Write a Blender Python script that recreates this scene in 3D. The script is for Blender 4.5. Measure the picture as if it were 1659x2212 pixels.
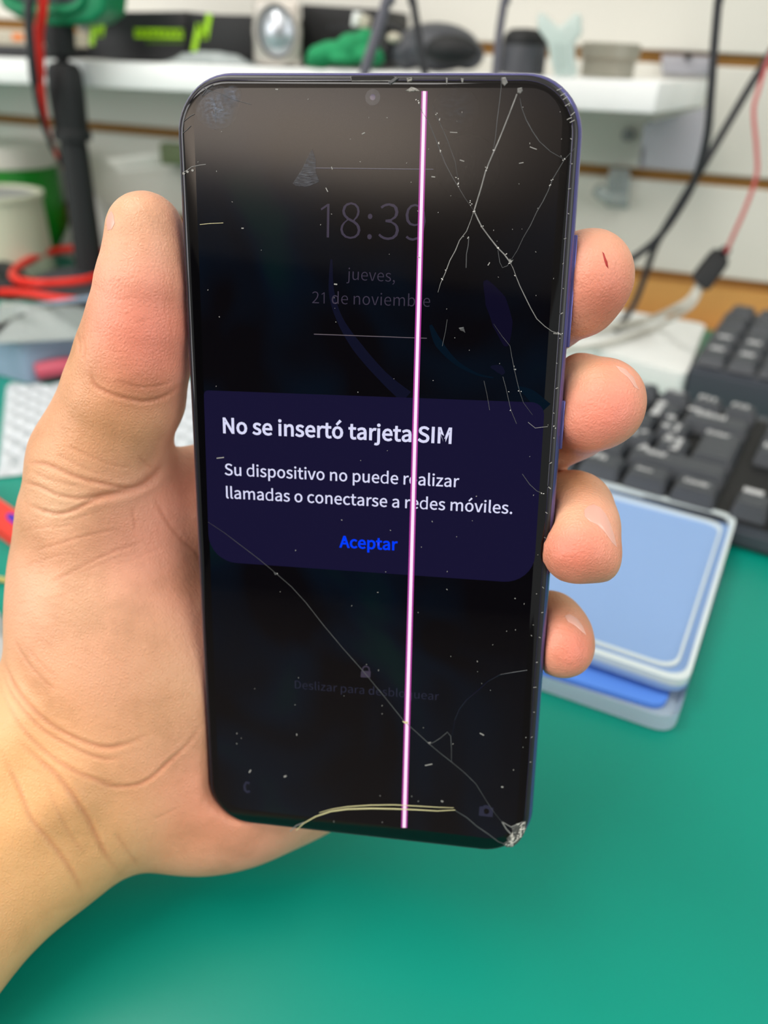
import bpy, bmesh, math, random
import numpy as np
from mathutils import Vector, Matrix

for _o in list(bpy.data.objects):
    bpy.data.objects.remove(_o)
SC = bpy.context.scene
COL = SC.collection
random.seed(7)

# ------------------------------------------------------------------ camera
FPX = 1750.0                       # focal length in pixels of the 1659x2212 frame
PITCH, ROLL, YAW = 0.52, 0.0513, 0.3032
CAMH, DESK = 0.200, 0.75           # camera height above the desk, desk height (m)
CAMZ = CAMH + DESK
_R = Matrix.Rotation(YAW, 3, 'Z') @ Matrix.Rotation(math.pi / 2 - PITCH, 3, 'X') @ Matrix.Rotation(ROLL, 3, 'Z')
CAMM = Matrix.Translation((0, 0, CAMZ)) @ _R.to_4x4()
cd = bpy.data.cameras.new('camera')
cam = bpy.data.objects.new('camera', cd)
COL.objects.link(cam)
cam.matrix_world = CAMM
cd.sensor_fit = 'HORIZONTAL'
cd.sensor_width = 36.0
cd.lens = 36.0 * FPX / 1659.0
cd.clip_start = 0.0005
cd.clip_end = 50
cd.dof.use_dof = True
cd.dof.focus_distance = 0.154
cd.dof.aperture_fstop = cd.lens / 2.4
SC.camera = cam

# ------------------------------------------------------------------ light, exposure
SC.view_settings.view_transform = 'Standard'
SC.view_settings.look = 'None'
SC.view_settings.gamma = 1.0
SC.view_settings.use_curve_mapping = False
SC.view_settings.exposure = 0.0
W = bpy.data.worlds.new('world')
SC.world = W
W.use_nodes = True
W.node_tree.nodes['Background'].inputs[0].default_value = (0.98, 1.0, 0.97, 1)
W.node_tree.nodes['Background'].inputs[1].default_value = 0.42


def area(name, loc, target, sx, sy, power, color):
    l = bpy.data.lights.new(name, 'AREA')
    l.shape = 'RECTANGLE'
    l.size, l.size_y = sx, sy
    l.energy = power
    l.color = color
    o = bpy.data.objects.new(name, l)
    COL.objects.link(o)
    o.location = loc
    d = Vector(target) - Vector(loc)
    o.rotation_euler = d.to_track_quat('-Z', 'Y').to_euler()
    return o


area('ceiling_panel_light', (-0.50, -0.10, 2.18), (-0.1, 0.2, DESK), 1.2, 0.5, 21, (1.0, 0.97, 0.92))
area('ceiling_panel_light', (0.80, 0.10, 2.18), (0.1, 0.25, DESK), 1.2, 0.5, 10, (0.95, 1.0, 0.98))
area('ceiling_panel_light', (-0.45, -1.20, 2.16), (0, 0.15, DESK + 0.1), 1.2, 0.5, 12, (1.0, 0.97, 0.94))
area('window_daylight', (-1.55, -0.95, 1.38), (0, 0.5, 0.88), 1.2, 1.1, 17.5, (1.0, 0.985, 0.97))
area('window_daylight', (1.65, -0.80, 1.40), (0, 0.5, 0.88), 1.0, 1.1, 11, (0.98, 0.99, 1.0))
area('ceiling_fill', (-0.7, -2.9, 1.80), (-0.7, -2.9, 3), 2.0, 1.0, 45, (1.0, 0.92, 0.85))  # added unseen fill, brightens the ceiling mirrored in the phone glass

# ------------------------------------------------------------------ pixel -> place helpers


def raydir(u, v):
    return _R @ Vector(((u - 829.5) / FPX, (1106 - v) / FPX, -1.0))


def at_d(u, v, d):
    """point seen at (u,v) at d millimetres along the view axis"""
    return Vector((0, 0, CAMZ)) + raydir(u, v) * (d * 0.001)


def at_y(u, v, y):
    """point seen at (u,v) on the plane y millimetres in front of the camera, parallel to the wall"""
    r = raydir(u, v)
    return Vector((0, 0, CAMZ)) + r * (y * 0.001 / r.y)


def at_z(u, v, z=0.0):
    """point seen at (u,v) at z millimetres above the desk"""
    r = raydir(u, v)
    return Vector((0, 0, CAMZ)) + r * ((z * 0.001 - CAMH) / r.z)


def depth_of(p):
    return -(CAMM.inverted() @ Vector(p)).z * 1000


def px(n, p):
    """n pixels at the distance of point p, in metres"""
    return n * depth_of(p) / FPX * 0.001


# ------------------------------------------------------------------ materials


def srgb(r, g, b):
    f = lambda c: (c / 255 / 12.92) if c / 255 <= 0.04045 else ((c / 255 + 0.055) / 1.055) ** 2.4
    return (f(r), f(g), f(b))


def mat(name, col, rough=0.5, metal=0.0, spec=0.5, trans=0.0, noise=0.0, nscale=40.0, bump=0.0, bscale=200.0,
        emit=None, estr=0.0, sss=0.0, ior=1.45, coat=0.0, alpha=1.0):
    m = bpy.data.materials.new(name)
    m.use_nodes = True
    nt = m.node_tree
    b = nt.nodes['Principled BSDF']
    c = (*col, 1)
    b.inputs['Base Color'].default_value = c
    b.inputs['Roughness'].default_value = rough
    b.inputs['Metallic'].default_value = metal
    b.inputs['Specular IOR Level'].default_value = spec
    b.inputs['Transmission Weight'].default_value = trans
    b.inputs['IOR'].default_value = ior
    b.inputs['Coat Weight'].default_value = coat
    b.inputs['Alpha'].default_value = alpha
    if emit is not None:
        b.inputs['Emission Color'].default_value = (*emit, 1)
        b.inputs['Emission Strength'].default_value = estr
    if sss:
        b.inputs['Subsurface Weight'].default_value = sss
        b.inputs['Subsurface Radius'].default_value = (0.0022, 0.0009, 0.0005)
        b.inputs['Subsurface Scale'].default_value = 1.0
    tc = nt.nodes.new('ShaderNodeTexCoord')
    n = nt.nodes.new('ShaderNodeTexNoise')
    n.inputs['Scale'].default_value = nscale
    n.inputs['Detail'].default_value = 3
    nt.links.new(tc.outputs['Object'], n.inputs['Vector'])
    mx = nt.nodes.new('ShaderNodeMix')
    mx.data_type = 'RGBA'
    k = max(noise, 0.015)
    mx.inputs[6].default_value = tuple(min(1, x * (1 - k)) for x in col) + (1,)
    mx.inputs[7].default_value = tuple(min(1, x * (1 + k)) for x in col) + (1,)
    nt.links.new(n.outputs['Fac'], mx.inputs[0])
    nt.links.new(mx.outputs[2], b.inputs['Base Color'])
    if bump:
        n2 = nt.nodes.new('ShaderNodeTexNoise')
        n2.inputs['Scale'].default_value = bscale
        nt.links.new(tc.outputs['Object'], n2.inputs['Vector'])
        bp = nt.nodes.new('ShaderNodeBump')
        bp.inputs['Strength'].default_value = bump
        bp.inputs['Distance'].default_value = 0.001
        nt.links.new(n2.outputs['Fac'], bp.inputs['Height'])
        nt.links.new(bp.outputs['Normal'], b.inputs['Normal'])
    return m


M = {}
M['panel'] = mat('white_laminate', srgb(214, 212, 203), 0.35, noise=0.02, nscale=6)
M['mdf'] = mat('brown_fibreboard', srgb(150, 108, 52), 0.8, noise=0.12, nscale=60)
M['wood'] = mat('tan_wood', srgb(205, 152, 84), 0.6, noise=0.14, nscale=30)
M['shelf'] = mat('white_shelf_board', srgb(246, 247, 246), 0.35, noise=0.01)
M['greenmat'] = mat('green_rubber_mat', srgb(0, 138, 120), 0.34, spec=0.35, noise=0.05, nscale=12, bump=0.02, bscale=900)
M['ceil'] = mat('ceiling_paint', srgb(215, 205, 195), 0.9)
M['darkwall'] = mat('dark_room_wall', srgb(52, 46, 44), 0.9, noise=0.2, nscale=2)
M['floor'] = mat('grey_floor', srgb(120, 115, 110), 0.7)
M['black'] = mat('black_plastic', srgb(34, 34, 37), 0.45, noise=0.05)
M['blackm'] = mat('matt_black', srgb(24, 25, 27), 0.6, noise=0.05)
M['darkgrey'] = mat('dark_grey_plastic', srgb(66, 68, 74), 0.5, noise=0.05)
M['greycable'] = mat('grey_cable_jacket', srgb(98, 96, 106), 0.45)
M['blackcable'] = mat('black_cable_jacket', srgb(40, 40, 44), 0.4)
M['redcable'] = mat('red_silicone', srgb(226, 36, 22), 0.4)
M['pinkcable'] = mat('thin_red_wire', srgb(196, 92, 92), 0.4)
M['whitecable'] = mat('clear_white_jacket', srgb(205, 203, 192), 0.3, trans=0.25)
M['white'] = mat('white_plastic', srgb(238, 240, 238), 0.35)
M['cream'] = mat('cream_plastic', srgb(206, 208, 184), 0.4)
M['grey'] = mat('grey_plastic', srgb(150, 150, 150), 0.5)
M['beige'] = mat('beige_card', srgb(196, 190, 172), 0.7, noise=0.04)
M['green'] = mat('green_plastic', srgb(18, 128, 84), 0.4)
M['jargreen'] = mat('bright_green_plastic', srgb(0, 128, 20), 0.35)
M['cloth'] = mat('green_fabric', srgb(30, 140, 88), 0.85, noise=0.2, nscale=50, bump=0.4, bscale=300)
M['lime'] = mat('lime_ink', srgb(160, 215, 0), 0.5)
M['limedim'] = mat('dark_lime_ink', srgb(84, 118, 24), 0.5)
M['silver'] = mat('silver_plastic', srgb(190, 184, 176), 0.35, metal=0.35)
M['cone'] = mat('silver_cone', srgb(190, 195, 202), 0.28, metal=0.6)
M['tin'] = mat('grey_tin', srgb(150, 147, 134), 0.45, metal=0.2)
M['milk'] = mat('milky_plastic', srgb(225, 240, 236), 0.3, trans=0.35)
M['frost'] = mat('frosted_polypropylene', srgb(214, 230, 244), 0.42, trans=0.45, ior=1.3)
M['frostlid'] = mat('frosted_lid', srgb(150, 184, 234), 0.45, trans=0.20, ior=1.3)
M['rimw'] = mat('frosted_rim', srgb(226, 238, 242), 0.4, trans=0.15)
M['bluepad'] = mat('blue_liner', srgb(92, 146, 240), 0.6)
M['lav'] = mat('lavender_acrylic', srgb(196, 196, 204), 0.25, trans=0.4)
M['clearp'] = mat('clear_plastic', srgb(205, 214, 214), 0.25, trans=0.55)
M['bluebox'] = mat('bluish_clear_plastic', srgb(178, 200, 224), 0.22, trans=0.45, ior=1.3)
M['bag'] = mat('crumpled_film', srgb(214, 211, 206), 0.3, trans=0.2, noise=0.08, nscale=60)
M['bubble'] = mat('bubble_wrap_film', srgb(206, 212, 218), 0.25, trans=0.1, noise=0.02)
M['red'] = mat('red_plastic', srgb(236, 52, 40), 0.4)
M['pinkred'] = mat('red_part', srgb(196, 84, 104), 0.4)
M['blue'] = mat('blue_label', srgb(66, 40, 190), 0.5)
M['orange'] = mat('orange_label', srgb(240, 130, 40), 0.5)
M['stick'] = mat('pale_wood', srgb(196, 180, 100), 0.7, noise=0.1, nscale=200)
M['tissue'] = mat('white_tissue', srgb(206, 206, 208), 0.9, noise=0.05, nscale=80)
M['olive'] = mat('olive_block', srgb(104, 116, 82), 0.6)
M['key'] = mat('key_plastic', srgb(62, 66, 72), 0.42, noise=0.04)
M['kbody'] = mat('keyboard_case', srgb(70, 74, 82), 0.4)
M['kwell'] = mat('keyboard_well', srgb(20, 21, 23), 0.6)
M['legend'] = mat('key_legend', srgb(176, 178, 180), 0.6)

# ------------------------------------------------------------------ object helpers


def link(name, me, m=None, parent=None, smooth=True):
    o = bpy.data.objects.new(name, me)
    COL.objects.link(o)
    if m is not None:
        for mm in (m if isinstance(m, (list, tuple)) else [m]):
            me.materials.append(M[mm] if isinstance(mm, str) else mm)
    if parent is not None:
        o.parent = parent
        o.matrix_parent_inverse = Matrix()
        o.matrix_basis = parent_world(parent).inverted()
    if smooth:
        for p in me.polygons:
            p.use_smooth = True
    return o


WORLDM = {}


def parent_world(o):
    mw = Matrix()
    chain = []
    while o is not None:
        chain.append(o)
        o = o.parent
    for q in reversed(chain):
        mw = mw @ q.matrix_basis
    return mw


def tag(o, label, cat, group=None):
    o['label'] = label
    o['category'] = cat
    if group:
        o['group'] = group
    return o


def thing(name, label, cat, loc=(0, 0, 0), group=None, mw=None):
    o = bpy.data.objects.new(name, None)
    COL.objects.link(o)
    o.empty_display_size = 0.02
    if mw is not None:
        o.matrix_basis = mw
    else:
        o.location = loc
    return tag(o, label, cat, group)


def bm_obj(name, bm, m, parent=None, smooth=True, angle=40):
    bmesh.ops.recalc_face_normals(bm, faces=bm.faces[:])
    me = bpy.data.meshes.new(name)
    bm.to_mesh(me)
    bm.free()
    o = link(name, me, m, parent, smooth)
    if smooth:
        me.set_sharp_from_angle(angle=math.radians(angle))
    return o


def quad_prism(bm, bottom, up, taper=1.0, bevel=0.0, seg=2, mi=0):
    """prism from a polygon (list of Vector) extruded by vector up"""
    c = sum(bottom, Vector()) / len(bottom)
    a = [bm.verts.new(p) for p in bottom]
    b = [bm.verts.new(c + (p - c) * taper + up) for p in bottom]
    n = len(a)
    fs = [bm.faces.new(a), bm.faces.new(b)]
    for i in range(n):
        fs.append(bm.faces.new((a[i], a[(i + 1) % n], b[(i + 1) % n], b[i])))
    for f in fs:
        f.material_index = mi
    bmesh.ops.recalc_face_normals(bm, faces=fs)
    if bevel:
        es = list({e for f in fs for e in f.edges})
        bmesh.ops.bevel(bm, geom=es, offset=bevel, segments=seg, affect='EDGES', profile=0.5)
    return fs


def box(bm, lo, hi, bevel=0.0, seg=2, mi=0):
    x0, y0, z0 = lo
    x1, y1, z1 = hi
    return quad_prism(bm, [Vector((x0, y0, z0)), Vector((x1, y0, z0)), Vector((x1, y1, z0)), Vector((x0, y1, z0))],
                      Vector((0, 0, z1 - z0)), 1.0, bevel, seg, mi)


def spline(pts, per=8):
    pts = [Vector(p) for p in pts]
    out = []
    n = len(pts)
    for i in range(n - 1):
        p0 = pts[max(i - 1, 0)]
        p1, p2 = pts[i], pts[i + 1]
        p3 = pts[min(i + 2, n - 1)]
        for j in range(per):
            t = j / per
            out.append(0.5 * ((2 * p1) + (p2 - p0) * t + (2 * p0 - 5 * p1 + 4 * p2 - p3) * t * t
                              + (3 * p1 - p0 - 3 * p2 + p3) * t ** 3))
    out.append(pts[-1])
    return out


def tube(bm, pts, r, seg=10, cap=True):
    pts = [Vector(p) for p in pts]
    n = len(pts)
    rr = r if isinstance(r, (list, tuple)) else [r] * n
    if len(rr) != n:
        rr = [rr[min(len(rr) - 1, int(i * (len(rr) - 1) / (n - 1) + 0.5))] for i in range(n)]
    rings = []
    prev = None
    for i, p in enumerate(pts):
        t = (pts[min(i + 1, n - 1)] - pts[max(i - 1, 0)]).normalized()
        if prev is None:
            a = t.orthogonal().normalized()
        else:
            a = (prev - t * prev.dot(t)).normalized()
        prev = a
        b = t.cross(a)
        rings.append([bm.verts.new(p + (a * math.cos(2 * math.pi * k / seg) + b * math.sin(2 * math.pi * k / seg)) * rr[i])
                      for k in range(seg)])
    for i in range(n - 1):
        for k in range(seg):
            bm.faces.new((rings[i][k], rings[i][(k + 1) % seg], rings[i + 1][(k + 1) % seg], rings[i + 1][k]))
    if cap:
        bm.faces.new(rings[0])
        bm.faces.new(rings[-1])


def lathe(bm, c, prof, seg=40, axis=None, closed=False):
    """prof: list of (radius, height) along axis from c"""
    c = Vector(c)
    ax = Vector(axis or (0, 0, 1)).normalized()
    a = ax.orthogonal().normalized()
    b = ax.cross(a)
    rings = []
    for r, h in prof:
        if r < 1e-6:
            rings.append([bm.verts.new(c + ax * h)])
        else:
            rings.append([bm.verts.new(c + ax * h + (a * math.cos(2 * math.pi * k / seg) + b * math.sin(2 * math.pi * k / seg)) * r)
                          for k in range(seg)])
    for A, B in zip(rings[:-1], rings[1:]):
        for k in range(seg):
            k2 = (k + 1) % seg
            if len(A) == 1 and len(B) == 1:
                continue
            if len(A) == 1:
                bm.faces.new((A[0], B[k2], B[k]))
            elif len(B) == 1:
                bm.faces.new((A[k], A[k2], B[0]))
            else:
                bm.faces.new((A[k], A[k2], B[k2], B[k]))


def BM():
    return bmesh.new()


# ------------------------------------------------------------------ lettering (outlines of a humanist sans)
GLYPHS = (
    "'97;39,169,58,169,64,234,65,270,32,270,32,234|*164;54,165,82,198,109,165,125,176,102,213,140,229,134,246,95,237,91,279,72,279,69,236,29,246,23,229,61,"
    '213,39,176|+194;84,41,110,41,110,117,181,117,181,141,110,141,110,218,84,218,84,141,13,141,13,117,84,117|,97;26,-67,54,-49,71,-24,77,7,70,34,50,44,33,3'
    '8,26,22,33,5,50,-1,54,0,44,-28,19,-48|-121;16,86,106,86,106,110,16,110|.97;49,-5,65,2,72,20,65,37,49,44,32,37,26,20,32,2|0194;97,-5,140,10,167,55,177,'
    '129,167,203,140,247,97,261,55,247,27,203,18,129,27,55,55,10;97,21,72,33,55,68,48,129,55,190,72,225,97,236,123,225,140,190,146,129,140,68,123,33|1194;3'
    '1,0,172,0,172,27,120,27,120,257,96,257,72,246,42,238,42,218,88,218,88,27,31,27|2194;15,0,177,0,177,28,106,28,64,25,117,81,152,134,165,186,155,226,129,'
    '252,90,261,60,257,36,244,14,224,33,206,48,221,66,231,86,235,112,229,128,211,133,185,120,138,82,83,15,19|3194;92,-5,134,4,163,29,175,69,167,100,148,121'
    ',120,134,120,136,144,149,160,169,166,197,156,232,130,254,91,261,64,257,40,246,20,231,37,210,61,228,90,235,122,224,133,195,127,170,104,152,62,146,62,12'
    '1,109,115,135,97,142,70,135,44,117,28,90,22,64,26,43,37,27,51,10,31,30,13,57,0|8194;98,-5,140,4,168,28,178,62,172,92,156,114,135,129,135,131,151,146,1'
    '64,168,169,193,161,228,136,252,99,261,63,252,38,230,28,195,33,171,46,151,63,136,63,135,40,118,23,95,16,64,27,28,56,4;116,139,87,152,66,170,57,195,69,2'
    '25,98,237,122,231,137,214,142,191,135,164;98,19,71,25,52,42,44,67,49,90,61,109,80,125,114,110,138,91,148,63,142,40,124,25|9194;82,-5,128,10,162,56,175'
    ',139,164,207,133,248,89,261,52,251,26,222,15,178,24,133,49,106,86,97,107,101,128,112,145,129,135,66,112,32,81,22,57,27,38,42,20,22,37,8,57,-1;145,155,'
    '127,136,109,125,91,121,66,128,51,148,46,178,51,209,67,229,89,236,117,227,136,200|:97;49,137,65,143,72,161,65,179,49,186,32,179,26,161,32,143;49,-5,65,'
    '2,72,20,65,37,49,44,32,37,26,20,32,2|=194;13,159,181,159,181,183,13,183;13,75,181,75,181,99,13,99|?166;62,77,91,77,103,123,131,161,147,204,139,238,116'
    ',259,82,267,56,263,33,251,15,235,33,218,54,234,78,240,107,229,116,202,100,165,73,128;77,-5,94,2,101,20,94,37,77,44,61,37,55,20,61,2|A213;1,0,34,0,59,7'
    '8,153,78,177,0,211,0,124,257,88,257;67,104,79,144,105,230,106,230,132,144,145,104|C223;132,-5,163,0,189,12,211,32,193,53,176,37,156,27,133,24,91,37,63'
    ',73,54,129,64,185,92,220,134,233,164,226,187,209,204,230,187,245,163,257,134,261,76,245,35,200,20,128,35,57,75,11|D241;35,0,101,0,166,15,206,60,220,12'
    '9,206,199,166,242,99,257,35,257;68,27,68,230,97,230,147,219,177,184,187,129,177,74,147,39,97,27|E206;35,0,187,0,187,28,68,28,68,121,165,121,165,149,68'
    ',149,68,229,183,229,183,257,35,257|F193;35,0,68,0,68,115,166,115,166,143,68,143,68,229,183,229,183,257,35,257|I103;35,0,68,0,68,257,35,257|L190;35,0,1'
    '80,0,180,28,68,28,68,257,35,257|M284;35,0,64,0,64,142,60,218,62,218,82,159,131,26,153,26,201,159,222,218,223,218,219,142,219,0,249,0,249,257,210,257,1'
    '61,119,143,66,142,66,123,119,74,257,35,257|N253;35,0,66,0,66,135,62,215,63,215,91,162,185,0,218,0,218,257,187,257,187,123,192,42,190,42,162,95,68,257,'
    '35,257|P222;35,0,68,0,68,102,110,102,160,111,192,137,204,181,192,226,159,250,109,257,35,257;68,129,68,230,104,230,142,226,165,211,172,181,165,151,143,'
    '134,106,129|S209;106,-5,153,5,183,31,194,68,187,100,168,122,141,137,104,153,84,162,68,175,62,196,68,215,84,228,110,233,132,230,151,222,168,209,185,230'
    ',164,246,139,257,110,261,68,252,39,228,29,193,37,162,57,141,81,127,118,111,140,101,155,87,161,65,154,44,136,29,107,24,81,28,57,39,36,56,17,33,42,13,72'
    ',0|[118;37,-60,106,-60,106,-41,61,-41,61,259,106,259,106,277,37,277|]118;12,-60,82,-60,82,277,12,277,12,259,57,259,57,-41,12,-41|^194;24,111,51,111,77'
    ',180,96,232,98,232,117,180,143,111,171,111,111,262,83,262|a197;76,-5,99,-1,120,9,139,23,140,23,143,0,169,0,169,117,162,158,141,185,103,195,74,191,49,1'
    '82,29,170,41,148,58,158,77,165,98,168,122,161,134,144,137,120,71,107,33,84,21,49,28,20,47,2;85,21,61,28,51,51,59,73,87,89,137,99,137,46,111,28|b216;11'
    '6,-5,157,8,187,42,199,98,190,149,164,183,123,195,102,191,82,182,63,168,64,202,64,279,32,279,32,0,58,0,61,20,62,20,89,2;111,22,89,27,64,42,64,142,90,16'
    '1,115,168,144,159,160,135,165,98,158,57,139,31|c179;107,-5,129,-2,150,7,169,19,155,41,134,28,110,22,79,31,59,57,51,95,59,133,80,159,111,168,131,164,14'
    '9,152,165,173,142,188,110,195,64,183,31,149,18,95,30,41,62,7|d217;97,-5,119,-1,138,9,155,22,156,22,159,0,185,0,185,279,153,279,153,206,154,173,130,189'
    ',101,195,60,183,30,148,19,95,28,41,55,7;104,22,76,31,58,56,51,95,59,133,79,159,106,168,130,163,153,148,153,48,129,29|e194;109,-5,133,-2,154,5,172,15,1'
    '60,36,138,25,113,21,81,29,59,52,50,88,178,88,179,106,170,153,145,184,103,195,62,183,31,148,18,95,31,41,63,7;49,110,59,142,79,163,104,169,129,163,146,1'
    '43,151,110|f114;12,164,37,164,37,0,69,0,69,164,110,164,110,190,69,190,69,220,76,248,96,258,118,252,125,277,110,282,93,283,62,276,43,254,37,221,37,190,'
    '12,188|h213;32,0,64,0,64,138,90,160,116,167,137,162,149,145,152,116,152,0,184,0,184,120,178,161,159,186,126,195,102,191,81,179,63,163,64,202,64,279,32'
    ',279|i96;32,0,64,0,64,190,32,190;48,229,64,235,70,251,64,266,48,271,33,266,27,251,33,235|j96;12,-85,43,-77,59,-55,64,-22,64,190,33,190,33,-22,28,-49,9'
    ',-59,-9,-56,-15,-80;48,229,64,235,70,251,64,266,48,271,33,266,27,251,33,235|k193;32,0,64,0,64,50,99,92,155,0,190,0,118,113,181,190,146,190,65,90,64,90'
    ',64,279,32,279|l99;66,-5,84,-2,80,23,73,22,67,25,64,36,64,279,32,279,32,38,40,7|m324;32,0,64,0,64,138,89,160,112,167,132,162,144,145,147,116,147,0,179'
    ',0,179,138,204,160,227,167,247,162,259,145,263,116,263,0,294,0,294,120,288,161,269,186,237,195,215,190,194,178,174,159,164,178,146,191,121,195,100,191'
    ',80,179,62,162,58,190,32,190|n214;32,0,64,0,64,138,90,160,116,167,137,162,149,145,152,116,152,0,184,0,184,120,178,161,159,186,126,195,102,191,81,179,6'
    '2,162,58,190,32,190|o212;106,-5,150,7,182,41,194,95,182,149,150,183,106,195,63,183,31,149,18,95,31,41,63,7;106,22,77,31,58,57,51,95,58,133,77,159,106,'
    '168,135,159,154,133,161,95,154,57,135,31|p217;32,-80,64,-80,64,-16,63,18,90,1,116,-5,157,8,187,42,199,98,190,149,164,183,123,195,101,191,81,181,62,168'
    ',58,190,32,190;111,22,89,27,64,42,64,142,91,161,115,168,144,159,160,135,165,98,158,57,139,31|q217;153,-80,185,-80,185,190,159,190,156,172,155,172,130,'
    '189,101,195,60,183,30,148,19,95,28,41,55,7,97,-5,118,-1,138,8,154,22,153,-13;104,22,76,31,58,56,51,95,59,133,79,159,106,168,130,163,153,148,153,48,129'
    ',29|r136;32,0,64,0,64,122,79,148,95,162,112,166,131,163,137,191,116,195,96,190,78,176,62,155,58,190,32,190|s164;82,-5,120,3,143,24,151,52,142,81,120,9'
    '8,93,110,65,122,52,143,61,162,88,170,111,165,131,153,146,173,130,184,110,192,87,195,52,188,29,168,22,141,30,115,51,97,77,86,107,72,120,50,111,29,83,20'
    ',62,23,44,31,27,43,11,22,31,8,56,-1|t132;92,-5,110,-2,127,2,121,27,99,21,76,31,70,58,70,164,121,164,121,190,70,190,70,244,43,244,40,190,9,188,9,164,38'
    ',164,38,59,43,25,60,3|u213;88,-5,112,0,132,12,151,30,152,30,154,0,181,0,181,190,149,190,149,55,132,37,115,26,97,23,77,28,65,45,62,74,62,190,29,190,29,'
    '70,36,29,55,4|v182;73,0,111,0,178,190,146,190,110,82,93,26,91,26,74,82,38,190,5,190|z166;12,0,156,0,156,26,53,26,153,173,153,190,23,190,23,164,112,164'
    ',12,17|{118;89,-60,106,-60,106,-41,96,-41,75,-33,70,-6,72,65,66,94,48,108,48,110,66,123,72,152,70,223,75,250,96,259,106,259,106,277,89,277,63,273,48,2'
    '56,43,225,47,149,40,129,13,119,13,99,40,89,47,68,43,-8,48,-39,63,-55|}118;12,-60,29,-60,55,-55,70,-39,75,-8,72,68,79,89,105,99,105,119,79,129,72,149,7'
    '5,225,70,256,55,273,29,277,12,277,12,259,22,259,43,250,49,223,47,152,52,123,70,110,70,108,52,94,47,65,49,-6,43,-33,22,-41,12,-41|¡113;40,-72,72,-72,72'
    ',-35,68,113,46,113,41,-35;56,146,73,153,79,171,73,188,56,195,40,188,33,171,40,153|´212;100,224,162,284,139,305,84,240|¿166;84,-77,110,-72,133,-61,151,'
    '-44,133,-28,112,-44,88,-50,59,-39,50,-12,66,25,93,63,104,113,75,113,64,67,35,29,19,-14,27,-48,50,-69;89,146,105,153,112,171,105,188,89,195,72,188,65,1'
    '71,72,153|Ç223;100,-89,135,-83,157,-72,165,-53,157,-34,136,-25,146,-4,170,2,192,15,211,32,193,53,176,37,156,27,133,24,91,37,63,73,54,129,64,185,92,220'
    ',134,233,164,226,187,209,204,230,187,245,163,257,134,261,76,245,35,200,20,128,34,59,71,14,124,-4,110,-34,133,-41,140,-53,131,-66,97,-72|Ñ253;35,0,66,0'
    ',66,135,62,215,63,215,91,162,185,0,218,0,218,257,187,257,187,123,192,42,190,42,162,95,68,257,35,257;160,277,180,283,194,300,200,326,178,327,172,308,15'
    '9,301,142,308,125,322,101,329,81,323,67,307,62,281,83,279,89,298,102,305,119,298,136,284|ç179;70,-89,105,-83,127,-72,134,-53,127,-34,106,-25,115,-4,14'
    '4,3,169,19,155,41,134,28,110,22,79,31,59,57,51,95,59,133,80,159,111,168,131,164,149,152,165,173,142,188,110,195,64,183,31,149,18,95,28,45,55,12,95,-4,'
    '80,-34,103,-41,110,-53,101,-66,67,-72|ó212;106,-5,150,7,182,41,194,95,182,149,150,183,106,195,63,183,31,149,18,95,31,41,63,7;106,22,77,31,58,57,51,95,'
    '58,133,77,159,106,168,135,159,154,133,161,95,154,57,135,31;100,224,162,284,139,305,84,240| 78'
)
GL = {}
for _it in GLYPHS.split('|'):
    _ch, _rest = _it[0], _it[1:]
    _p = _rest.split(';')
    _sp = []
    for _s in _p[1:]:
        _n = [int(x) for x in _s.split(',')]
        _sp.append(list(zip(_n[0::2], _n[1::2])))
    GL[_ch] = (int(_p[0]), _sp)
GL['1'] = (170, [[(84, 0), (112, 0), (112, 246), (90, 246), (34, 208), (45, 187), (84, 213)]])


def text_mesh(s, a, b, n, up_scale=1.0, offset=0.0, track=0.0, extrude=0.0):
    """mesh of the string s with its baseline from point a to point b, n = facing direction"""
    a, b = Vector(a), Vector(b)
    adv = 0
    items = []
    for ch in s:
        g = GL[ch]
        items.append((adv, g[1]))
        adv += g[0] + track
    xs = [x + o for o, sp in items for q in sp for x, y in q]
    x0, x1 = min(xs), max(xs)
    k = (b - a).length / (x1 - x0)
    cu = bpy.data.curves.new('lettering', 'CURVE')
    cu.dimensions = '2D'
    cu.fill_mode = 'BOTH'
    cu.offset = offset
    cu.extrude = extrude
    for o, sp in items:
        for q in sp:
            s_ = cu.splines.new('POLY')
            s_.points.add(len(q) - 1)
            for i, (x, y) in enumerate(q):
                s_.points[i].co = ((x + o - x0) / 1000, y * up_scale / 1000, 0, 1)
            s_.use_cyclic_u = True
    ob = bpy.data.objects.new('lettering', cu)
    COL.objects.link(ob)
    dg = bpy.context.evaluated_depsgraph_get()
    me = bpy.data.meshes.new_from_object(ob.evaluated_get(dg))
    bpy.data.objects.remove(ob)
    bpy.data.curves.remove(cu)
    X = (b - a).normalized()
    Z = Vector(n)
    Z = (Z - X * Z.dot(X)).normalized()
    Y = Z.cross(X)
    kk = k * 1000
    mw = Matrix(((X.x * kk, Y.x * kk, Z.x, a.x), (X.y * kk, Y.y * kk, Z.y, a.y), (X.z * kk, Y.z * kk, Z.z, a.z), (0, 0, 0, 1)))
    me.transform(mw)
    return me


# ------------------------------------------------------------------ the room
WALL_Y = 0.777


def structure(o):
    o['kind'] = 'structure'
    return o


bm = BM()
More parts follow.
